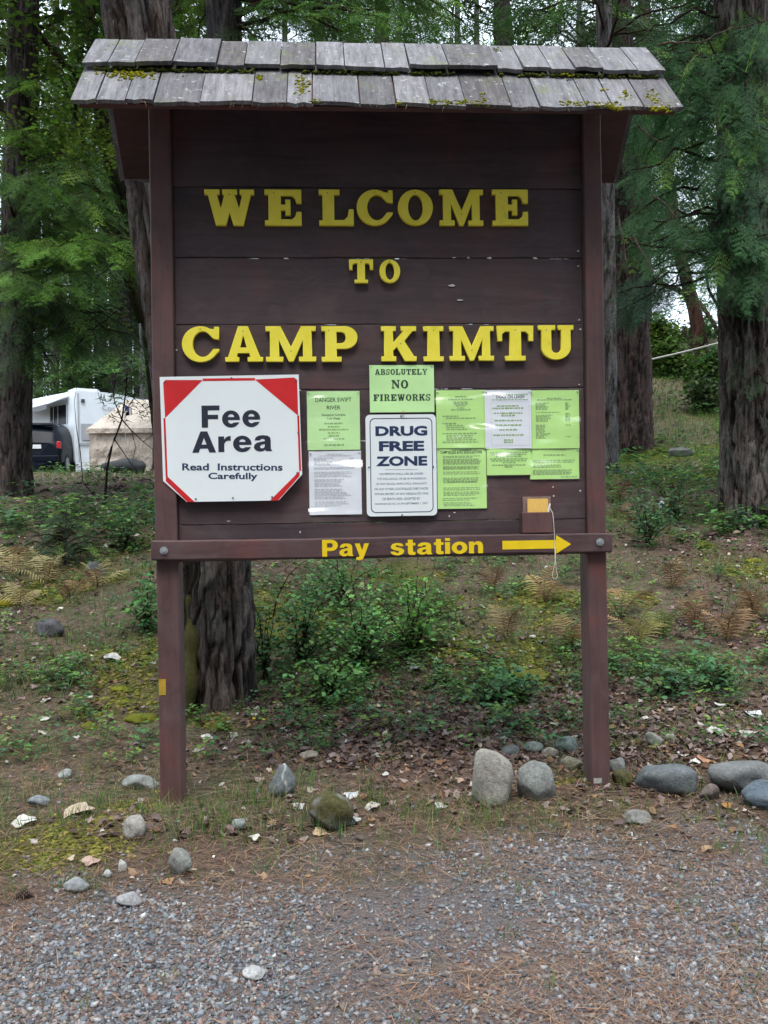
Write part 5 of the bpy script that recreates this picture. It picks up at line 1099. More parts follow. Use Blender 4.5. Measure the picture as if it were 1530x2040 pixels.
# small striped flag hung before it
pf = at(252, 805, 26.2); gf = gz1(pf.x, 26.2); FL = thing('small_flag', 'small stars and stripes flag hanging in front of the tan shelter roof', 'flag', (pf.x, 26.2, gf))
fh = pf.z-gf+.02; obj('flag_pole', cyl_bm(-.05, 0, fh/2, .010, fh, 'Z', 8), M_RVG, FL)
M_FR, M_FW, M_FB = simple('flag_red', (.45, .05, .06), .8), simple('flag_white', (.6, .6, .62), .8), simple('flag_blue', (.03, .05, .16), .8)
for k in range(7): obj('stripe', poly_plate([(-.04+.02*k/7, fh-.36-.0*k), (-.04+.027*k, fh-.05-.012*k), (-.04+.027*(k+1), fh-.05-.012*(k+1)), (-.02+.028*(k+1)-.01, fh-.36+.004*k)], -.012-.0005*(k % 2), 0), M_FR if k % 2 == 0 else M_FW, FL)
obj('canton', poly_plate([(-.04, fh-.20), (-.04, fh-.04), (.07, fh-.10), (.07, fh-.22)], -.016, 0), M_FB, FL)

# ================================================================== ROCKS
ico = bmesh.new(); bmesh.ops.create_icosphere(ico, subdivisions=4, radius=1); ico.verts.index_update(); ICO4_V = np.array([v.co[:] for v in ico.verts]); ICO4_F = np.array([[v.index for v in q.verts] for q in ico.faces]); ico.free()
def rock(label, x0, yt, x1, yb, col, seed, name='stone', flat=1.0, sink=.42, ang=.7, moss=0.0, vein=0.0, cat='stone', depth=None, group=None, tilt=0.0, taper=0.0, skew=0.0, block=0.0):
    r = np.random.default_rng(seed); p = onground((x0+x1)/2, yb-(yb-yt)*.10); Y = p.y; k = Y/1800
    W_, H_ = (x1-x0)*k/2, (yb-yt)*k/2/(1-sink*.5); Dp = (depth or .8)*W_
    u_ = ICO4_V if W_ > .04 else ICO3_V; F_r = ICO4_F if W_ > .04 else ICO3_F
    npl = int(19-8*ang); N_ = r.normal(0, 1, (npl, 3)); N_ /= np.linalg.norm(N_, axis=1)[:, None]; dd = r.uniform(.60, .95, npl); pw = 9+16*ang
    if block: N_ = np.vstack([N_, np.array([[1, 0, .12], [-1, .1, .05], [.08, -1, .18], [0, 1, 0], [.15, .1, 1], [0, 0, -1]])]); N_ /= np.linalg.norm(N_, axis=1)[:, None]; dd = np.concatenate([np.maximum(dd, .80), np.full(6, block)*r.uniform(.88, 1.1, 6)])
    q_ = np.hstack([np.clip(u_@N_.T/dd, 1e-3, None), np.full((len(u_), 1), .93)]); v = u_/((q_**pw).sum(1)**(1/pw))[:, None]     # rounded polyhedron: flat broken faces, worn edges
    v = v*(1+.16*(fbm(u_*1.7+seed*1.7, 3)-.5)+.07*(fbm(u_*6+seed, 3)-.5))[:, None]
    v /= np.abs(v).max(0); ca, sa = math.cos(tilt), math.sin(tilt)
    v[:, :2] *= (1-taper*(v[:, 2:3]+1)/2); v[:, 0] += skew*(v[:, 2]+1)/2; v = v*np.array([W_, Dp, H_])
    if tilt: v = np.stack([v[:, 0]*ca-v[:, 2]*sa, v[:, 1], v[:, 0]*sa+v[:, 2]*ca], 1)
    cz_ = p.z+H_*(1-sink); c = np.array(col)*.64*(.6+.8*fbm(v*5/max(W_, .03)*.5+seed, 4))[:, None]
    if moss: m = np.clip((fbm(v/W_*2+3, 3)-.42+moss*.35)*6, 0, 1)*np.clip(v[:, 2]/H_*.8+.9, 0, 1); c = c*(1-m[:, None])+np.array((.055, .052, .020))*m[:, None]*(.6+.8*fbm(v/W_*9, 2))[:, None]
    if vein: m = np.clip(1-np.abs(v[:, 0]/W_-.35+.5*v[:, 2]/H_*.3+.1*np.sin(v[:, 2]/H_*6))*16, 0, 1)[:, None]*.8; c = c*(1-m)+.5*m
    o = thing(name, label, cat, (p.x, Y, p.z), 0, group); a = Acc(); a.add(v+np.array([p.x, Y, cz_]), F_r, c)
    b = a.build(name, M_ROCK if moss < .9 else M_MOSS, None, True); bpy.data.objects.remove(o)
    b.data.transform(Matrix.Translation((-p.x, -Y, -p.z))); b.location = (p.x, Y, p.z); tag(b, label, cat, group); return b
TAN, GRY, BLU, PAL, DKG, BRN = (.34, .32, .27), (.20, .22, .22), (.13, .165, .20), (.40, .41, .40), (.13, .145, .15), (.16, .12, .10)
rock('large pale boulder with flat front, left of the right post', 934, 1500, 1026, 1606, (.36, .35, .31), 1, 'boulder', sink=.2, cat='boulder', ang=.75, taper=.10, block=.80)
rock('rounded grey rock close beside the large pale boulder', 1029, 1522, 1106, 1596, (.26, .28, .27), 2, 'rock', cat='rock', sink=.3, ang=.6, block=.92)
rock('dark grey oval stone right of the right post', 1264, 1521, 1391, 1580, (.15, .17, .18), 3, 'rock', cat='rock', ang=.2)
rock('long low grey rock behind the blue-grey stone at the right edge', 1398, 1523, 1560, 1576, (.19, .20, .20), 4, 'rock', cat='rock', ang=.3)
rock('blue-grey stone cut by the right edge of the picture', 1466, 1562, 1580, 1612, BLU, 5, 'rock', cat='rock', ang=.3)
rock('pointed grey stone with a white vein, left of the mossy rock', 522, 1524, 594, 1591, (.19, .215, .225), 6, 'rock', cat='rock', sink=.15, ang=.75, vein=1, taper=.62, skew=.30)
rock('round rock covered in brown-green moss at the edge of the gravel', 605, 1588, 706, 1657, (.25, .25, .25), 7, 'mossy_rock', cat='rock', moss=.42, sink=.3)
rock('speckled grey stone in front of the left post', 332, 1691, 383, 1746, (.27, .28, .26), 8)
rock('pale stone set in yellow-green moss before the left post', 244, 1631, 291, 1673, (.34, .33, .30), 9)
rock('flat grey stone touching the left side of the left post', 242, 1547, 319, 1572, (.27, .29, .28), 10)
rock('upright grey stone behind the dark oval stone', 1282, 1460, 1322, 1489, (.28, .30, .26), 11)
rock('small tan stone beside the upright grey stone', 1324, 1463, 1352, 1483, TAN, 12)
rock('dark stone behind the large pale boulder', 998, 1486, 1042, 1508, DKG, 13)
rock('greenish stone third from the right post in the small row', 1040, 1477, 1083, 1500, (.22, .25, .23), 14)
rock('small tan stone in the row left of the right post', 1079, 1491, 1114, 1510, TAN, 15)
rock('dark angular stone leaning by the left side of the right post', 1104, 1471, 1160, 1500, (.15, .18, .17), 16, ang=.9)
rock('flat olive stone in front of the dark angular stone', 1112, 1509, 1162, 1535, (.24, .23, .17), 17)
rock('grey wedge stone touching the right side of the right post', 1212, 1507, 1252, 1542, (.24, .25, .24), 18)
rock('mossy brown stone between the right post and the dark oval stone', 1216, 1539, 1262, 1570, (.10, .09, .06), 19, moss=.4)
rock('small brown stone under the long low grey rock', 1392, 1564, 1434, 1598, (.17, .14, .13), 20)
rock('flat white stone lying alone on the gravel in the foreground', 482, 1929, 538, 1952, (.46, .47, .47), 21, sink=.1, ang=.8)
rock('flat pointed stone on the gravel below the speckled grey stone', 229, 1780, 284, 1805, (.36, .37, .38), 22, ang=.8)
rock('flat grey stone at the gravel edge on the left', 126, 1751, 182, 1776, (.31, .33, .34), 23, ang=.6)
rock('small white stone at the foot of the moss, lower of two', 203, 1738, 223, 1753, (.5, .5, .5), 24, ang=.2)
rock('small white stone at the foot of the moss, upper of two', 236, 1716, 253, 1740, (.5, .5, .49), 25, ang=.2)
rock('grey stone half sunk in the left bank below the dry ferns', 72, 1236, 132, 1268, (.10, .10, .11), 26, sink=.5)
rock('grey stone in the ferns on the left bank', 166, 1122, 214, 1150, (.10, .11, .11), 27, sink=.5)
rock('tan stone in the leaf litter behind the pointed grey stone', 594, 1494, 634, 1514, (.36, .32, .26), 28)
rock('dark grey boulder in front of the tan shelter', 200, 915, 292, 945, (.075, .08, .085), 29, 'boulder', cat='boulder', sink=.4)
rock('grey stone on the grassy strip between the two right trunks', 1332, 890, 1385, 912, (.18, .18, .17), 30)
rock('bluish stone on the left bank among sparse grass', 55, 1585, 100, 1607, (.27, .29, .32), 31)
rock('light flat stone on the left bank above the moss', 115, 1535, 147, 1553, (.33, .35, .34), 32)
rock('grey stone in the grass right of the left post', 462, 1633, 494, 1658, (.28, .31, .30), 33)
rock('buried grey stone in the earth before the right post', 1230, 1615, 1300, 1640, (.24, .235, .22), 34, sink=.6)

# ================================================================== GROUND COVER
def sample(n_, y0, y1, mask, p=2.0, xw=.50, seed=0, xpad=.5):
    """points on the ground, denser near the camera as the picture needs; mask(x,y)->probability"""
    r = np.random.default_rng(seed); out = []; tot = 0
    while tot < n_:
        m_ = n_*3; u = r.random(m_); q = 1-p
        Y = (y0**q+(y1**q-y0**q)*u)**(1/q) if abs(q) > 1e-6 else y0*(y1/y0)**u
        X = r.uniform(-1, 1, m_)*(Y*xw+xpad); k = r.random(m_) < mask(X, Y); out.append(np.stack([X[k], Y[k]], 1)); tot += k.sum()
        if k.sum() == 0: break
    P_ = np.concatenate(out)[:n_]; return np.column_stack([P_, gz(P_[:, 0], P_[:, 1])]), r
def gravel_m(X, Y): return masks(X, Y)[0]
def floor_m(X, Y): return 1-masks(X, Y)[0]
# gravel
P_, r = sample(40000, 2.35, 4.4, lambda X, Y: np.clip(gravel_m(X, Y)*(.30+.85*sst(.40, .60, n2(X, Y, 1.7, 4, 31)))+.02, 0, 1), 2, .46, 1, .25); n_ = len(P_)
sc = .0019+.0062*r.random(n_)**3.2; S3 = np.stack([sc*r.uniform(.8, 1.5, n_), sc*r.uniform(.7, 1.2, n_), sc*r.uniform(.45, .9, n_)], 1)
pal = np.array([(.19, .21, .235), (.14, .155, .175), (.26, .27, .28), (.10, .10, .11), (.19, .14, .125), (.17, .105, .09), (.42, .43, .43), (.22, .185, .15), (.13, .165, .17)]); w_ = r.choice(len(pal), n_, p=[.2, .18, .12, .12, .11, .08, .025, .1, .065])
P_[:, 2] += S3[:, 2]*.35; acc = Acc(); CV = np.array([[x, y, z] for x in (-1, 1) for y in (-1, 1) for z in (-1, 1)], float)*.8; CF = np.array([[0, 1, 3], [0, 3, 2], [4, 6, 7], [4, 7, 5], [0, 4, 5], [0, 5, 1], [2, 3, 7], [2, 7, 6], [0, 2, 6], [0, 6, 4], [1, 5, 7], [1, 7, 3]])
gt = r.integers(0, 8, n_); RR = rots(n_, .7, r); cc = pal[w_]*np.array([.97, .97, .98])*r.uniform(.65, 1.2, (n_, 1))
for k in range(8):
    m = gt == k; acc.scatter(CV+np.random.default_rng(k).uniform(-.45, .45, (8, 3)), CF, P_[m], RR[m], S3[m]*1.12, cc[m])
kind(acc.build('gravel', M_PEB), 'stuff', 'loose grey and reddish gravel of the road edge')
# pine needles
NV = np.array([[0, -.5, 0], [0, .5, 0], [.5, -.5, .06], [.5, .5, .06], [1, 0, 0]]); NF = np.array([[0, 1, 3], [0, 3, 2], [2, 3, 4]])
P_, r = sample(30000, 2.35, 9, lambda X, Y: np.clip(.06+.55*sst(.42, .64, n2(X, Y, 2.0, 3, 41))+.75*(1-gravel_m(X, Y)), 0, 1), 2.0, .46, 2, .3); n_ = len(P_); P_[:, 2] += .004+.012*r.random(n_)
L = r.uniform(.03, .13, n_)*np.where(r.random(n_) < .08, 1.7, 1); Wd = .0011*np.maximum(1, P_[:, 1]/3.2)*r.uniform(.7, 1.6, n_); acc = Acc()
nc = np.array([(.28, .16, .10), (.20, .115, .08), (.36, .24, .15), (.16, .10, .075)])[r.integers(0, 4, n_)]*r.uniform(.7, 1.2, (n_, 1))
acc.scatter(NV, NF, P_, rots(n_, .10, r), np.stack([L, Wd, L*.6], 1), nc); kind(acc.build('needle_litter', M_LITTER), 'stuff', 'fallen brown pine needles strewn over gravel and earth')
# dead leaves
def leaf_t(seed, lob):
    r = np.random.default_rng(seed); k = 10; a = np.linspace(0, 2*np.pi, k, endpoint=False); rr = .5*(1+.32*np.sign(np.sin(a*lob/1.0+.3))*r.uniform(.3, 1, k)); v = np.stack([np.cos(a)*rr, np.sin(a)*rr*.72, .22*(np.cos(a*2+r.random()*6)*.5)+r.uniform(-.08, .1, k)], 1)
    v = np.vstack([[[0, 0, .02]], v]); f = np.array([[0, i+1, (i+1) % k+1] for i in range(k)]); return v, f
DL = [leaf_t(s, l) for s, l in ((1, 5), (2, 4), (3, 5), (4, 3))]
def leafstuff(n_, y0, y1, mask, size, cols, seed, p=2.0, tilt=.5, rise=.012, name='leaf_litter', label=''):
    P_, r = sample(n_, y0, y1, mask, p, .48, seed); n_ = len(P_); sc = size*r.uniform(.5, 1.4, n_); P_[:, 2] += rise*r.random(n_)+sc*.08; w_ = r.integers(0, 4, n_); R = rots(n_, tilt, r); c = np.array(cols)[r.integers(0, len(cols), n_)]*r.uniform(.65, 1.3, (n_, 1)); a = Acc()
    for k in range(4): m = w_ == k; a.scatter(DL[k][0], DL[k][1], P_[m], R[m], sc[m], c[m])
    return kind(a.build(name, M_DRY), 'stuff', label)
DC = [(.105, .070, .060), (.14, .095, .085), (.095, .068, .065), (.17, .125, .115), (.16, .09, .055), (.21, .165, .15), (.07, .045, .04)]
leafstuff(12500, 3.6, 9.5, lambda X, Y: floor_m(X, Y)*np.clip(.05+masks(X, Y)[2]*1.0, 0, 1)*(.22+.78*sst(4.1, 4.7, Y)), .036, DC, 5, 2.0, .55, .02, 'leaf_litter', 'brown and purplish dead leaves matted over the bank')
leafstuff(1500, 3.3, 13, lambda X, Y: np.clip(.25+.7*masks(X, Y)[2]-.25*gravel_m(X, Y), .02, 1)*(.35+.65*sst(3.9, 4.8, Y)), .036, [(.36, .30, .24), (.42, .39, .34), (.30, .20, .12), (.46, .44, .41), (.26, .15, .08)], 6, 1.6, .6, .02, 'pale_leaf_scatter', 'scattered tan and bleached dead leaves and bark flakes')
leafstuff(1500, 9, 24, lambda X, Y: masks(X, Y)[2]*.8+.15, .11, DC[:4]+[(.20, .15, .11), (.36, .33, .30)], 8, 1.3, .4, .02, 'far_leaf_litter', 'dead leaves on the upper bank and the slope beyond')
# twigs
P_, r = sample(900, 3.4, 9, lambda X, Y: floor_m(X, Y)*.9+.05, 1.8, .46, 9); n_ = len(P_); P_[:, 2] += .008; L = r.uniform(.05, .22, n_); acc = Acc()
TV = []; TF = []
for i, x in enumerate((0, .5, 1)):
    for k in range(3): TV.append((x, math.cos(k*2.094)*(1-.5*x), math.sin(k*2.094)*(1-.5*x)+(.0 if i != 1 else 2)))
for i in range(2):
    for k in range(3): a_, b_, c_, d_ = i*3+k, i*3+(k+1) % 3, (i+1)*3+(k+1) % 3, (i+1)*3+k; TF += [(a_, b_, c_), (a_, c_, d_)]
acc.scatter(np.array(TV), np.array(TF), P_, rots(n_, .12, r), np.stack([L, np.full(n_, .0026), np.full(n_, .0026)], 1), vary((.15, .115, .09), n_, .5, .1, r)); kind(acc.build('twig_litter', M_LITTER), 'stuff', 'thin fallen twigs on the bank')
# grass
GV = np.array([[-.5, 0, 0], [.5, 0, 0], [-.38, .10, .5], [.38, .10, .5], [0, .34, 1.0]]); GF = np.array([[0, 1, 3], [0, 3, 2], [2, 3, 4]])
def grass(n_t, y0, y1, mask, h, cols, seed, per=7, spread=.035, name='grass', label='', p=2.0):
    P_, r = sample(n_t, y0, y1, mask, p, .48, seed); P_ = np.repeat(P_, per, 0); n_ = len(P_); P_[:, :2] += r.normal(0, 1, (n_, 2))*spread*np.maximum(1, P_[:, 1:2]/5); P_[:, 2] = gz(P_[:, 0], P_[:, 1])-.004
    hh = h*r.uniform(.35, 1.25, n_)*np.repeat(r.uniform(.6, 1.3, n_//per), per); Wd = .0032*np.maximum(1, P_[:, 1]/4.5)*r.uniform(.7, 1.3, n_); a = Acc(); c = np.array(cols)[np.repeat(r.integers(0, len(cols), n_//per), per)]*r.uniform(.7, 1.3, (n_, 1))
    a.scatter(GV, GF, P_, rots(n_, .35, r), np.stack([Wd, hh*r.uniform(.4, 1.6, n_), hh], 1), c); return kind(a.build(name, M_LEAF), 'stuff', label)
GC = [(.08, .17, .04), (.10, .19, .045), (.065, .145, .06), (.14, .19, .05), (.20, .19, .09)]
def near_posts(X, Y): return np.exp(-((X+.7)**2/.35+(Y-3.85)**2/.06))+.7*np.exp(-((X+1.45)**2/.3+(Y-3.9)**2/.3))+.5*np.exp(-((X-.0)**2/.5+(Y-3.8)**2/.03))
grass(1300, 3.15, 6, lambda X, Y: np.clip(floor_m(X, Y)*(.08+.35*sst(.5, .62, n2(X, Y, 2.1, 3, 51)))+near_posts(X, Y)*.8*(n2(X, Y, 5, 2, 3) > .45), 0, 1), .085, GC, 12, 7, .03, 'grass', 'thin green grass blades in sparse tufts near the posts')
grass(2600, 5.5, 26, lambda X, Y: (.15+.85*sst(.46, .6, n2(X, Y, .8, 3, 61)))*(1-.8*masks(X, Y)[2]), .10, GC[:4]+[(.045, .09, .035)], 13, 8, .05, 'bank_grass', 'green grass and herbs over the upper bank', 1.6)
grass(1700, 16, 36, lambda X, Y: np.where((X > 3.2), .35+.65*sst(.4, .6, n2(X, Y, .6, 3, 66)), .02), .16, [(.075, .15, .03), (.06, .12, .03), (.10, .17, .035)], 16, 9, .07, 'slope_grass', 'green grass and low weeds on the slope between the two right trunks', 1.2)
grass(500, 13, 20, lambda X, Y: np.where((X > 3.5), 1.0, .05), .07, [(.14, .22, .03), (.11, .19, .03)], 14, 10, .07, 'bright_grass', 'bright green grass strip by the mossy foot of the trunk right of the post', 1.2)
grass(60, 2.45, 3.4, lambda X, Y: np.where((X > 1.0) | (n2(X, Y, 3, 2, 8) > .62), 1, .03), .05, [(.09, .17, .035), (.12, .18, .04)], 15, 5, .015, 'gravel_weeds', 'small weeds growing through the gravel')
# broad-leaved ground cover
def herb_t(seed):
    r = np.random.default_rng(seed); V = []; Fc = []; T = []
    for i in range(7):
        a = i*2.4+r.random(); h = r.uniform(.25, 1.0); l = r.uniform(.28, .45); d = np.array([math.cos(a), math.sin(a), r.uniform(-.1, .35)]); s = np.array([-math.sin(a), math.cos(a), 0]); c = np.array([0, 0, h])+d*.12; n0 = len(V); wv = l*.36
        V += [c, c+d*l*.45+s*wv+np.array([0, 0, .05]), c+d*l, c+d*l*.45-s*wv+np.array([0, 0, .05])]; Fc += [[n0, n0+1, n0+2], [n0, n0+2, n0+3]]; T += [r.uniform(.75, 1.25)]*4
    n0 = len(V); V += [np.array([-.012, 0, 0]), np.array([.012, 0, 0]), np.array([0, 0, 1.])]; Fc += [[n0, n0+1, n0+2]]; T += [.6]*3
    return np.array(V), np.array(Fc), np.array(T)[:, None]*np.ones((1, 3))
HB = [herb_t(60+k) for k in range(4)]
GREEN_SPOTS = [(700, 1290, .55, .8, 1), (800, 1230, .5, .8, 1), (650, 1180, .7, .9, .9), (1320, 1345, .7, .35, .6), (1100, 1300, .6, .5, .5), (330, 1200, .3, .6, .7), (980, 1370, .4, .25, .7), (1450, 1350, .6, .5, .8), (1280, 1060, .8, 1.5, .8), (120, 1090, 1.0, 1.2, .7), (260, 1040, .8, 1.5, .8), (1030, 1150, .8, 1.0, .7), (80, 1350, .3, .3, .5), (980, 1450, .25, .12, .5)]
def herbs(n_, y0, y1, mask, h, col, seed, name, label, p=1.9):
    P_, r = sample(n_, y0, y1, mask, p, .48, seed); n_ = len(P_); w_ = r.integers(0, 4, n_); R = rots(n_, .25, r); sc = h*r.uniform(.5, 1.3, n_); c = np.array(col)[r.integers(0, len(col), n_)]*r.uniform(.65, 1.35, (n_, 1)); a = Acc()
    for k in range(4): m = w_ == k; a.scatter(HB[k][0], HB[k][1], P_[m], R[m], sc[m], c[m], HB[k][2])
    return kind(a.build(name, M_LEAF), 'stuff', label)
HC = [(.07, .165, .05), (.095, .21, .055), (.055, .145, .065), (.14, .24, .05)]
herbs(4800, 4.5, 12, lambda X, Y: np.clip(spots(X, Y, GREEN_SPOTS)*sst(.42, .62, n2(X, Y, 3.0, 4, 71))*1.2+.07*floor_m(X, Y), 0, 1), .085, HC, 21, 'ground_cover', 'low leafy green ground cover spreading over the bank')
herbs(4200, 9, 30, lambda X, Y: (.2+.8*sst(.42, .58, n2(X, Y, .7, 3, 81)))*np.where((X < 0) & (Y > 11), .18, 1), .20, HC+[(.035, .06, .03)], 22, 'far_ground_cover', 'green undergrowth on the slope between the trunks', 1.4)
# moss cushions
P_, r = sample(9000, 3.2, 8, lambda X, Y: np.clip(masks(X, Y)[1]**1.5*(.25+1.2*sst(.4, .6, n2(X, Y, 9, 3, 91))), 0, 1), 2.0, .46, 24); n_ = len(P_); acc = Acc(); sc = (.004+.010*r.random(n_)**2)*np.maximum(1, P_[:, 1]/4.2)
acc.scatter(ICO_V, ICO_F, P_, rots(n_, .5, r), np.stack([sc*1.3, sc*1.3, sc*.55], 1), np.array([(.14, .145, .03), (.10, .11, .022), (.20, .185, .04), (.075, .085, .018)])[r.integers(0, 4, n_)]*r.uniform(.7, 1.3, (n_, 1))); kind(acc.build('moss', M_MOSS, None, True), 'stuff', 'yellow-green moss cushions over the earth')
def mound(label, px, py, wpx, hpx, col, seed):
    p = onground(px, py); k = p.y/1800; r = np.random.default_rng(seed); v = ICO3_V.copy(); v *= (1+.6*(fbm(v*2+seed, 3)-.5)+.3*(fbm(v*9+seed, 2)-.5))[:, None]; v = v*np.array([wpx*k/2, wpx*k/2*.9, hpx*k*.6]); a = Acc(); a.add(v, ICO3_F, np.array(col)*(.5+fbm(v*30+seed, 3))[:, None]); b = a.build('moss_mound', M_MOSS, None, True); b.location = (p.x, p.y, p.z-.01); tag(b, label, 'moss', 'rounded moss mounds on the bank')
for i, (lb, px, py, w1, h1, c) in enumerate((('bright moss mound below the big trunk behind the board', 440, 1452, 46, 34, (.085, .09, .018)), ('olive moss mound at the foot of the big trunk behind the board', 428, 1395, 40, 26, (.06, .075, .015)), ('long moss mound left of the left post', 278, 1430, 66, 18, (.10, .11, .016)), ('small bright moss mound left of the left post', 250, 1400, 24, 16, (.11, .13, .016)), ('moss mound on the far left of the bank', 178, 1448, 40, 20, (.10, .10, .016)),
        ('broad moss mound among the ferns by the right post', 1050, 1345, 100, 20, (.11, .11, .022)), ('yellow moss mound at the left edge by the dry ferns', 12, 1205, 46, 20, (.17, .15, .015)), ('olive moss mound between the tall shrubs and the big trunk', 545, 1275, 90, 34, (.085, .09, .02)), ('round moss mound below the massive right trunk', 1405, 1090, 40, 22, (.09, .10, .018)), ('flat yellow moss mound at the right edge of the bank', 1500, 1118, 40, 12, (.14, .14, .018)), ('moss mound in the upper left bank left of the post', 240, 1372, 40, 12, (.12, .13, .016)))): mound(lb, px, py, w1, h1, c, 200+i)
# ferns
def frond_mesh(seed, L, col, w_=.34, n_=15):
    r = np.random.default_rng(seed); a = Acc(); V = []; t = np.linspace(0, 1, n_); xs = t*L*.8; zs_ = L*(.75*t-.55*t*t)
    rc = np.stack([xs, 0*t, zs_], 1); np_tube(a, rc, .0035*(1-.8*t)+.0006, 3, np.array(col)*.6)
    for i in range(2, n_):
        l = L*w_*math.sin(math.pi*min(1, (t[i]+.12)/1.12))**.8*r.uniform(.8, 1.1)
        for s in (-1, 1):
            p = rc[i]; d = np.array([.35, s*.9, -.22+r.uniform(-.1, .15)]); e = p+d*l; wv = np.array([L*.019, 0, .003]); m_ = p+d*l*.5+np.array([0, 0, .012]); a.add([p-wv*.5, p+wv*.5, m_-wv*.6, m_+wv*.6, e], [[0, 1, 3], [0, 3, 2], [2, 3, 4]], np.array(col)*r.uniform(.75, 1.3))
    return a
def fern(label, px, py, Lpx, col, nf, seed, dry=.3, flop=1.0):
    p = onground(px, py); L = 1.3*Lpx*p.y/1800; t = thing('fern', label, 'fern', (p.x, p.y, p.z-.01), 0, 'ferns on the bank'); r = random.Random(seed)
    for k in range(nf):
        c = np.array(col)*r.uniform(.8, 1.2); 
        if r.random() < dry: c = np.array((.22, .14, .075))*r.uniform(.7, 1.3)
        o = frond_mesh(seed*31+k, L*r.uniform(.7, 1.15), c).build('frond', M_LEAF, None); o.parent = t; o.rotation_euler = (r.uniform(-.2, .2), r.uniform(-1.0, -.15)*flop, k*6.283/nf+r.uniform(-.5, .5))
    return t
YF, RF, GFc = (.34, .29, .14), (.19, .11, .06), (.14, .18, .06)
for i, a in enumerate((('pale yellow dry fern at the left edge above the yellow moss', 25, 1150, 70, YF, 6, .3), ('pale yellow fern left of centre in the left fern bed', 95, 1165, 75, YF, 7, .35), ('dry fern nearest the left post in the left fern bed', 195, 1170, 65, YF, 6, .5), ('drooping yellow fern over the yellow moss mound', 40, 1210, 60, YF, 5, .3), ('rusty fern in the middle of the left fern bed', 140, 1190, 65, RF, 6, .5),
        ('upright yellow-green fern right beside the right post', 1238, 1235, 95, GFc, 6, .2), ('narrow upright fern with yellow fronds right of the right post', 1275, 1290, 90, (.24, .22, .07), 6, .2), ('green fern second from the right post', 1320, 1275, 80, GFc, 6, .25), ('orange dry fern in the right fern bed', 1385, 1255, 75, RF, 7, .6), ('tan dry fern low in the right fern bed', 1450, 1280, 75, (.27, .19, .09), 7, .5), ('rusty fern upper right of the right post', 1340, 1175, 65, RF, 6, .6), ('rusty fern at the right edge of the bank', 1500, 1240, 70, RF, 6, .6),
        ('tan fern below the string loop', 1085, 1200, 75, (.26, .20, .08), 6, .5), ('dry fern beside the left side of the right post', 1140, 1290, 80, (.26, .18, .08), 6, .5), ('reddish fern below the word station', 985, 1180, 60, RF, 6, .6), ('tan fern behind the broad moss mound', 1010, 1275, 75, (.26, .20, .09), 5, .5), ('dark red fern by the slender trunk behind the right post', 1235, 1000, 45, (.17, .085, .045), 6, .7), ('brown fern on the slope beyond the right post', 1260, 1040, 45, (.15, .09, .05), 6, .6))): fern(a[0], *a[1:6], 300+i, a[6])
# shrubs
def shrub(label, px, py, wpx, hpx, col, nst, seed, leaf=.042, name='leafy_shrub'):
    p = onground(px, py); k = p.y/1800; W_, H_ = wpx*k, hpx*k; t = thing(name, label, 'shrub', (p.x, p.y, p.z), 0, 'shrubs on the bank'); r = np.random.default_rng(seed); w = Acc(); lf = Acc(); PP = []
    for s in range(nst):
        a_ = r.random()*6.283; rr_ = r.uniform(.15, 1.25)*W_/2; h_ = H_*r.uniform(.25, 1.05); e = np.array([math.cos(a_)*rr_, math.sin(a_)*rr_*.8, h_]); m_ = e*np.array([.35, .35, .6]); q = np.stack([np.interp(np.linspace(0, 1, 8), [0, .55, 1], [0, m_[j], e[j]]) for j in range(3)], 1); q[1:] += r.normal(0, .012, (7, 3)); np_tube(w, q, .005*(1-.8*np.linspace(0, 1, 8))+.001, 4, (.055, .04, .03))
        for _ in range(int(14+h_*48)):
            f = r.uniform(.25, 1); PP.append([np.interp(f, np.linspace(0, 1, 8), q[:, j])+r.normal(0, .055) for j in range(3)])
    PP = np.array(PP); n_ = len(PP); R = rots(n_, .7, r); sc = leaf*r.uniform(.6, 1.4, n_); LV = np.array([[0, 0, 0], [.5, .36, .06], [1, 0, -.04], [.5, -.36, .06]]); LF = np.array([[0, 1, 2], [0, 2, 3]]); lf.scatter(LV, LF, PP, R, sc, vary(np.array(col)*1.45, n_, .55, .25, r))
    o = w.build('stems', M_BARK, None, True); o.parent = t; o = lf.build('foliage', M_LEAF, None); o.parent = t; return t
SG = (.075, .165, .05)
for i, a in enumerate((('tall leafy shrub in the middle of the clump under the words Pay station', 720, 1330, 210, 165, SG, 22), ('leafy shrub with dark glossy leaves right of the big trunk', 600, 1330, 170, 180, (.035, .085, .03), 18), ('bright leafy shrub at the right side of the middle clump', 820, 1310, 150, 160, (.07, .15, .035), 18), ('low shrub at the front of the middle clump', 660, 1400, 150, 110, SG, 16), ('shrub at the back of the middle clump just below the rail', 690, 1210, 170, 110, (.045, .10, .03), 16), ('shrub growing against the right side of the big trunk', 530, 1360, 80, 160, (.04, .09, .035), 12),
        ('dark green shrub close behind the left side of the left post', 290, 1260, 90, 130, (.05, .12, .04), 14), ('small shrub in front of the big trunk beside the left post', 400, 1300, 60, 170, (.045, .10, .035), 12), ('shrub on the slope right of the bolt on the right post', 1290, 1090, 130, 120, (.04, .09, .04), 16), ('shrub behind the red and white scrap of litter', 1350, 1040, 100, 90, (.045, .085, .035), 14), ('low shrub at the right edge above the grey rocks', 1440, 1370, 150, 60, (.05, .11, .045), 14), ('low shrub right of the right post among leaf litter', 1330, 1390, 130, 60, (.05, .11, .045), 14), ('low seedling clump in front of the fallen leaves', 985, 1405, 90, 50, (.05, .12, .045), 9), ('small seedling clump left of the large pale boulder', 1040, 1400, 60, 50, (.045, .11, .045), 8), ('sprawling shrub on the bank below the fee sign', 250, 1100, 130, 100, (.05, .10, .035), 14))): shrub(*a, 400+i)
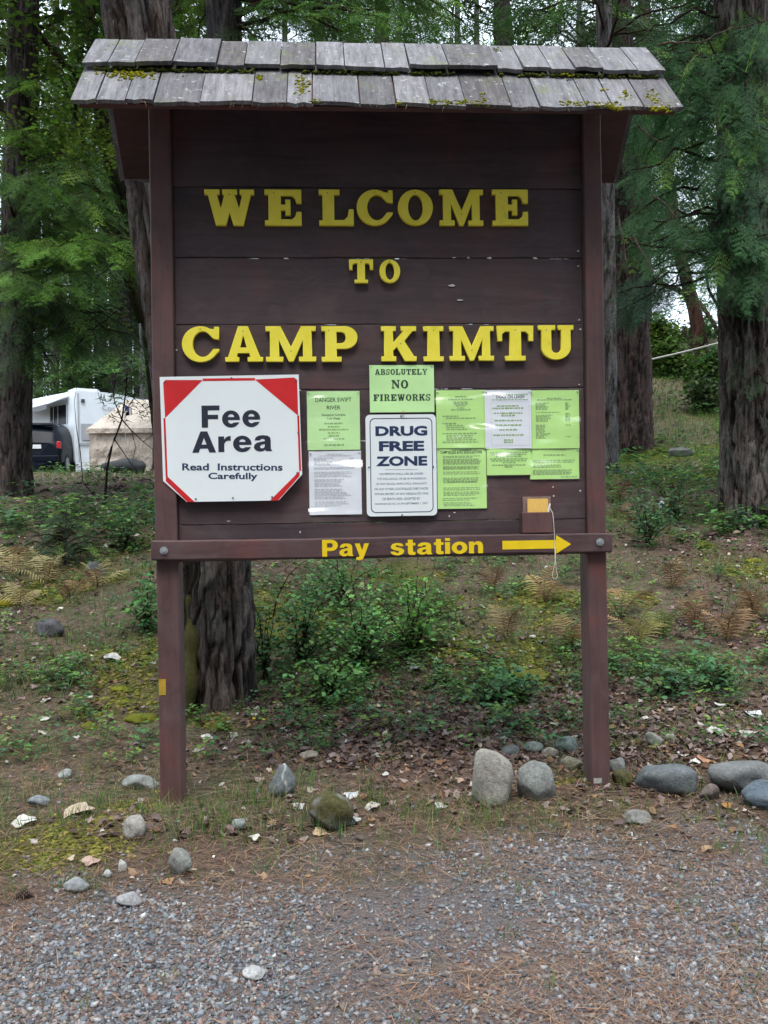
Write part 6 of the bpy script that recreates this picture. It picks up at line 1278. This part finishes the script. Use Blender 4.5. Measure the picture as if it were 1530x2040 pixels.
# young fir on the left bank, small pine seedling on the right
def sapling(label, px, py, wpx, hpx, col, n_, seed, size):
    p = onground(px, py); k = p.y/1800; H_ = hpx*k; s = Tree('fir_sapling', label, [(Vector((p.x, p.y, p.z-.05)), .018), (Vector((p.x+.02, p.y, p.z+H_)), .004)], bark=(.05, .035, .03), deep=.001, seg=8, rings=12, seed=seed, group='young conifers on the bank'); s.whorls(p.z+.08*H_, p.z+H_*.98, n_, wpx*k/2*1.15, wpx*k*.10, -.15, size=size, spacing=.07, col=col, tip=.05, r0=.008, start=.1); s.done()
sapling('dark young fir on the left bank below the trailer', 130, 1125, 150, 110, (.035, .065, .03), 40, 500, .22); sapling('small yellow-green pine seedling below the massive right trunk', 1438, 1065, 60, 50, (.085, .13, .03), 26, 501, .13)
# bare branching shrub in front of the shelter
p = onground(215, 1010); BS = thing('bare_shrub', 'bare dark twiggy shrub in front of the tan shelter', 'shrub', (p.x, p.y, p.z)); Yb = p.y; acc = Acc()
def br(pts, r0, r1, c=(.022, .016, .014)): np_tube(acc, [at(x, y, Yb-.02*i)[:] for i, (x, y) in enumerate(pts)], np.linspace(r0, r1, len(pts)), 6, c)
br([(208, 1012), (214, 930), (222, 892), (228, 875), (236, 855), (243, 835), (248, 800), (252, 770), (253, 740)], .017, .007); br([(243, 836), (228, 800), (226, 780), (232, 740)], .008, .003); br([(243, 836), (262, 858), (285, 880), (318, 905)], .009, .003); br([(228, 875), (245, 900), (262, 925), (275, 940)], .007, .003); br([(222, 892), (212, 915), (208, 940)], .006, .003); br([(250, 780), (275, 800), (300, 825)], .006, .002); br([(262, 858), (270, 890), (262, 930)], .005, .002); br([(245, 825), (262, 800), (280, 770)], .005, .002); br([(285, 880), (300, 870), (312, 850)], .004, .002); br([(165, 960), (160, 900), (152, 850), (148, 800), (154, 765)], .007, .002, (.05, .04, .03)); br([(200, 800), (195, 780), (192, 760)], .004, .002); br([(208, 1012), (185, 985), (165, 960)], .008, .007)
w_ = acc.build('branches', M_BARK, BS, True)
# arching stem under the rail
p = onground(560, 1250); acc = Acc(); t_ = thing('arching_twig', 'thin dark arching twig under the rail right of the big trunk', 'twig', p[:])
np_tube(acc, [onground(543, 1235)[:], at(552, 1190, p.y)[:], at(575, 1145, p.y)[:], at(606, 1118, p.y)[:], at(640, 1128, p.y)[:]], [.006, .005, .004, .003, .002], 6, (.05, .035, .03)); acc.build('stem', M_BARK, t_, True)

# ================================================================== SMALL SINGLE THINGS
def single_leaf(label, px, py, wpx, hpx, col, seed, name='dry_leaf', cat='leaf', up_=.14):
    p = onground(px, py); k = p.y/1800; r = np.random.default_rng(seed); n_ = 14; a_ = np.linspace(0, 2*np.pi, n_, endpoint=False); rr_ = .5*(1+.16*np.sin(a_*5+r.random()*6)+r.uniform(-.1, .1, n_)); W_ = wpx*k
    ring = [np.stack([np.cos(a_)*rr_*f, np.sin(a_)*rr_*f*.8, f*f*.09*np.cos(a_*2+r.random()*3)+.03*f], 1) for f in (.55, 1)]; v = np.vstack([[[0, 0, 0]], ring[0], ring[1]])*W_; f = [[0, i+1, (i+1) % n_+1] for i in range(n_)]
    for i in range(n_): a, b, c, d_ = 1+i, 1+(i+1) % n_, 1+n_+(i+1) % n_, 1+n_+i; f += [[a, d_, c], [a, c, b]]
    v2 = v.copy(); v2[:, 2] -= .0015; f2 = [[x[0], x[2], x[1]] for x in f]; A_ = Acc(); A_.add(np.vstack([v, v2]), f+[[q+len(v) for q in x] for x in f2], np.array(col)*r.uniform(.85, 1.1, (len(v)*2, 1)))
    o = A_.build(name, M_DRY, None, True); o.location = (p.x, p.y, p.z+W_*.16); o.rotation_euler = (rad(90)*up_+r.uniform(-.1, .1), r.uniform(-.25, .25), r.uniform(-1, 1)); tag(o, label, cat, 'bleached leaves and bark flakes lying singly'); return o
WH = (.46, .46, .45)
for i, a in enumerate((('white leaf left of the mossy rock', 594, 1612, 27, 20, WH), ('white leaf right of the mossy rock', 742, 1612, 31, 20, WH), ('white leaf standing in grass midway to the pale boulder', 880, 1610, 28, 18, WH), ('white leaf resting on the top right of the mossy rock', 700, 1590, 32, 26, (.48, .49, .51)), ('grey-white leaf at the foot of the mossy rock', 705, 1640, 36, 14, (.46, .48, .48)), ('pale curled leaf on the bank below the middle shrubs', 828, 1336, 26, 18, WH), ('cream leaf in litter below the middle shrubs', 842, 1458, 24, 16, (.55, .50, .42)), ('large white bark flake on the bank at the right edge', 1430, 1408, 38, 18, (.52, .54, .50)), ('ragged white bark flake beside the right edge', 1498, 1430, 48, 24, (.50, .52, .52)), ('narrow white flake above the long low grey rock', 1425, 1462, 34, 10, (.50, .49, .46)), ('tan upright flake at the right edge above the grey rocks', 1490, 1468, 36, 26, (.42, .40, .36)),
        ('ragged white bark piece at the left edge before the moss', 50, 1645, 48, 24, (.52, .52, .48)), ('big tan leaf above the moss before the left post', 155, 1628, 64, 24, (.42, .34, .26)), ('pink-brown leaf at the lower edge of the moss', 182, 1722, 36, 30, (.40, .29, .24)), ('pale sliver on the left bank beside bright leaves', 224, 1318, 36, 14, (.48, .48, .46)), ('white oval leaf on the left bank, upper of two', 92, 1398, 22, 10, WH), ('white oval leaf on the left bank, lower of two', 92, 1437, 22, 12, WH), ('thin white flake right of the left post', 414, 1476, 26, 10, (.55, .54, .50)), ('cream leaf lying near the litter right of the left post', 488, 1485, 28, 22, (.46, .44, .38)), ('tan leaf cluster under the mossy rock', 640, 1665, 34, 22, (.42, .32, .20)), ('orange-brown leaf behind the white leaf right of the mossy rock', 722, 1590, 18, 22, (.34, .17, .09)), ('tan lobed leaf left of the large pale boulder', 910, 1560, 26, 24, (.36, .27, .20)), ('orange leaf behind the dark oval stone', 1405, 1520, 40, 20, (.34, .18, .11)), ('white flake between small stones behind the dark oval stone', 1360, 1507, 28, 10, (.5, .5, .48)), ('pale flake on the slope behind the string loop', 1060, 1272, 18, 10, WH), ('tan leaf half way up the bank left of the right post', 990, 1440, 26, 22, (.45, .37, .27)), ('orange leaf under the blue-grey stone', 1445, 1610, 26, 10, (.34, .18, .06)))): single_leaf(*a, 600+i)
def cone(label, px, py, Lpx, seed, yaw):
    p = onground(px, py); L = Lpx*p.y/1800; acc = Acc(); r = np.random.default_rng(seed)
    for i in range(9):
        f = i/8; R_ = L*.26*math.sin(math.pi*(f*.8+.15))
        for k in range(8):
            a_ = k*.785+i*.4; c = np.array([L*(f-.5)*.9, math.cos(a_)*R_*.8, math.sin(a_)*R_*.8]); o_ = np.array([.05*L, math.cos(a_)*R_*.5, math.sin(a_)*R_*.5]); s_ = np.array([0, -math.sin(a_), math.cos(a_)])*R_*.38
            acc.add([c-s_, c+s_, c+o_+s_*.6, c+o_-s_*.6, c+o_*.3+np.array([.07*L, 0, 0])], [[0, 1, 2], [0, 2, 3], [3, 2, 4], [1, 0, 4]], vary((.13, .095, .085), 1, .3, .1, r)[0])
    np_tube(acc, [(-L*.45, 0, 0), (0, 0, 0), (L*.45, 0, 0)], [L*.1, L*.18, L*.05], 8, (.06, .04, .035)); o = acc.build('fir_cone', M_LITTER, None); o.location = (p.x, p.y, p.z+L*.2); o.rotation_euler = (0, 0, yaw); tag(o, label, 'cone', 'fallen cones')
cone('grey fir cone in the leaf litter behind the small stones', 1014, 1447, 32, 1, 1.2); cone('small dark fir cone on the gravel edge at far left', 48, 1790, 34, 2, .2)
# scrap of litter
p = onground(1325, 1022); k = p.y/1800; T_ = thing('litter_scrap', 'crumpled white and red scrap of litter on the right bank', 'litter', (p.x, p.y, p.z+.02))
for nm, x0, x1, z0, z1, c in (('white_part', -14, 2, 0, 20, (.55, .58, .62)), ('red_part', 1, 13, 6, 22, (.60, .08, .04))):
    bm = bmesh.new(); bmesh.ops.create_icosphere(bm, subdivisions=2, radius=1); rr_ = random.Random(3)
    for v in bm.verts: v.co = Vector((((x0+x1)/2+v.co.x*(x1-x0)/2*rr_.uniform(.8, 1.1))*k, v.co.y*.03*rr_.uniform(.5, 1), ((z0+z1)/2+v.co.z*(z1-z0)/2*rr_.uniform(.8, 1.1))*k))
    obj(nm, bm, simple('litter_'+nm, c, .5), T_)
# yellow flowers
p = onground(516, 1452); FW = thing('yellow_flowers', 'three tiny yellow flowers on thin stems right of the bright moss mound', 'flower', p[:])
for x, y in ((506, 1432), (525, 1434), (524, 1447)):
    q = at(x, y, p.y)-p; obj('stem', tube_bm([Vector((q.x*.3, 0, 0)), Vector((q.x*.8, 0, q.z*.6)), q], .0012, 4), simple('green_stem', (.06, .12, .03), .7), FW)
    bm = bmesh.new(); bmesh.ops.create_cone(bm, cap_ends=True, segments=6, radius1=.006, radius2=.011, depth=.008, matrix=Matrix.Translation(q)); obj('petals', bm, simple('yellow_petal', (.65, .48, .02), .6), FW)
#@@END_FLOOR
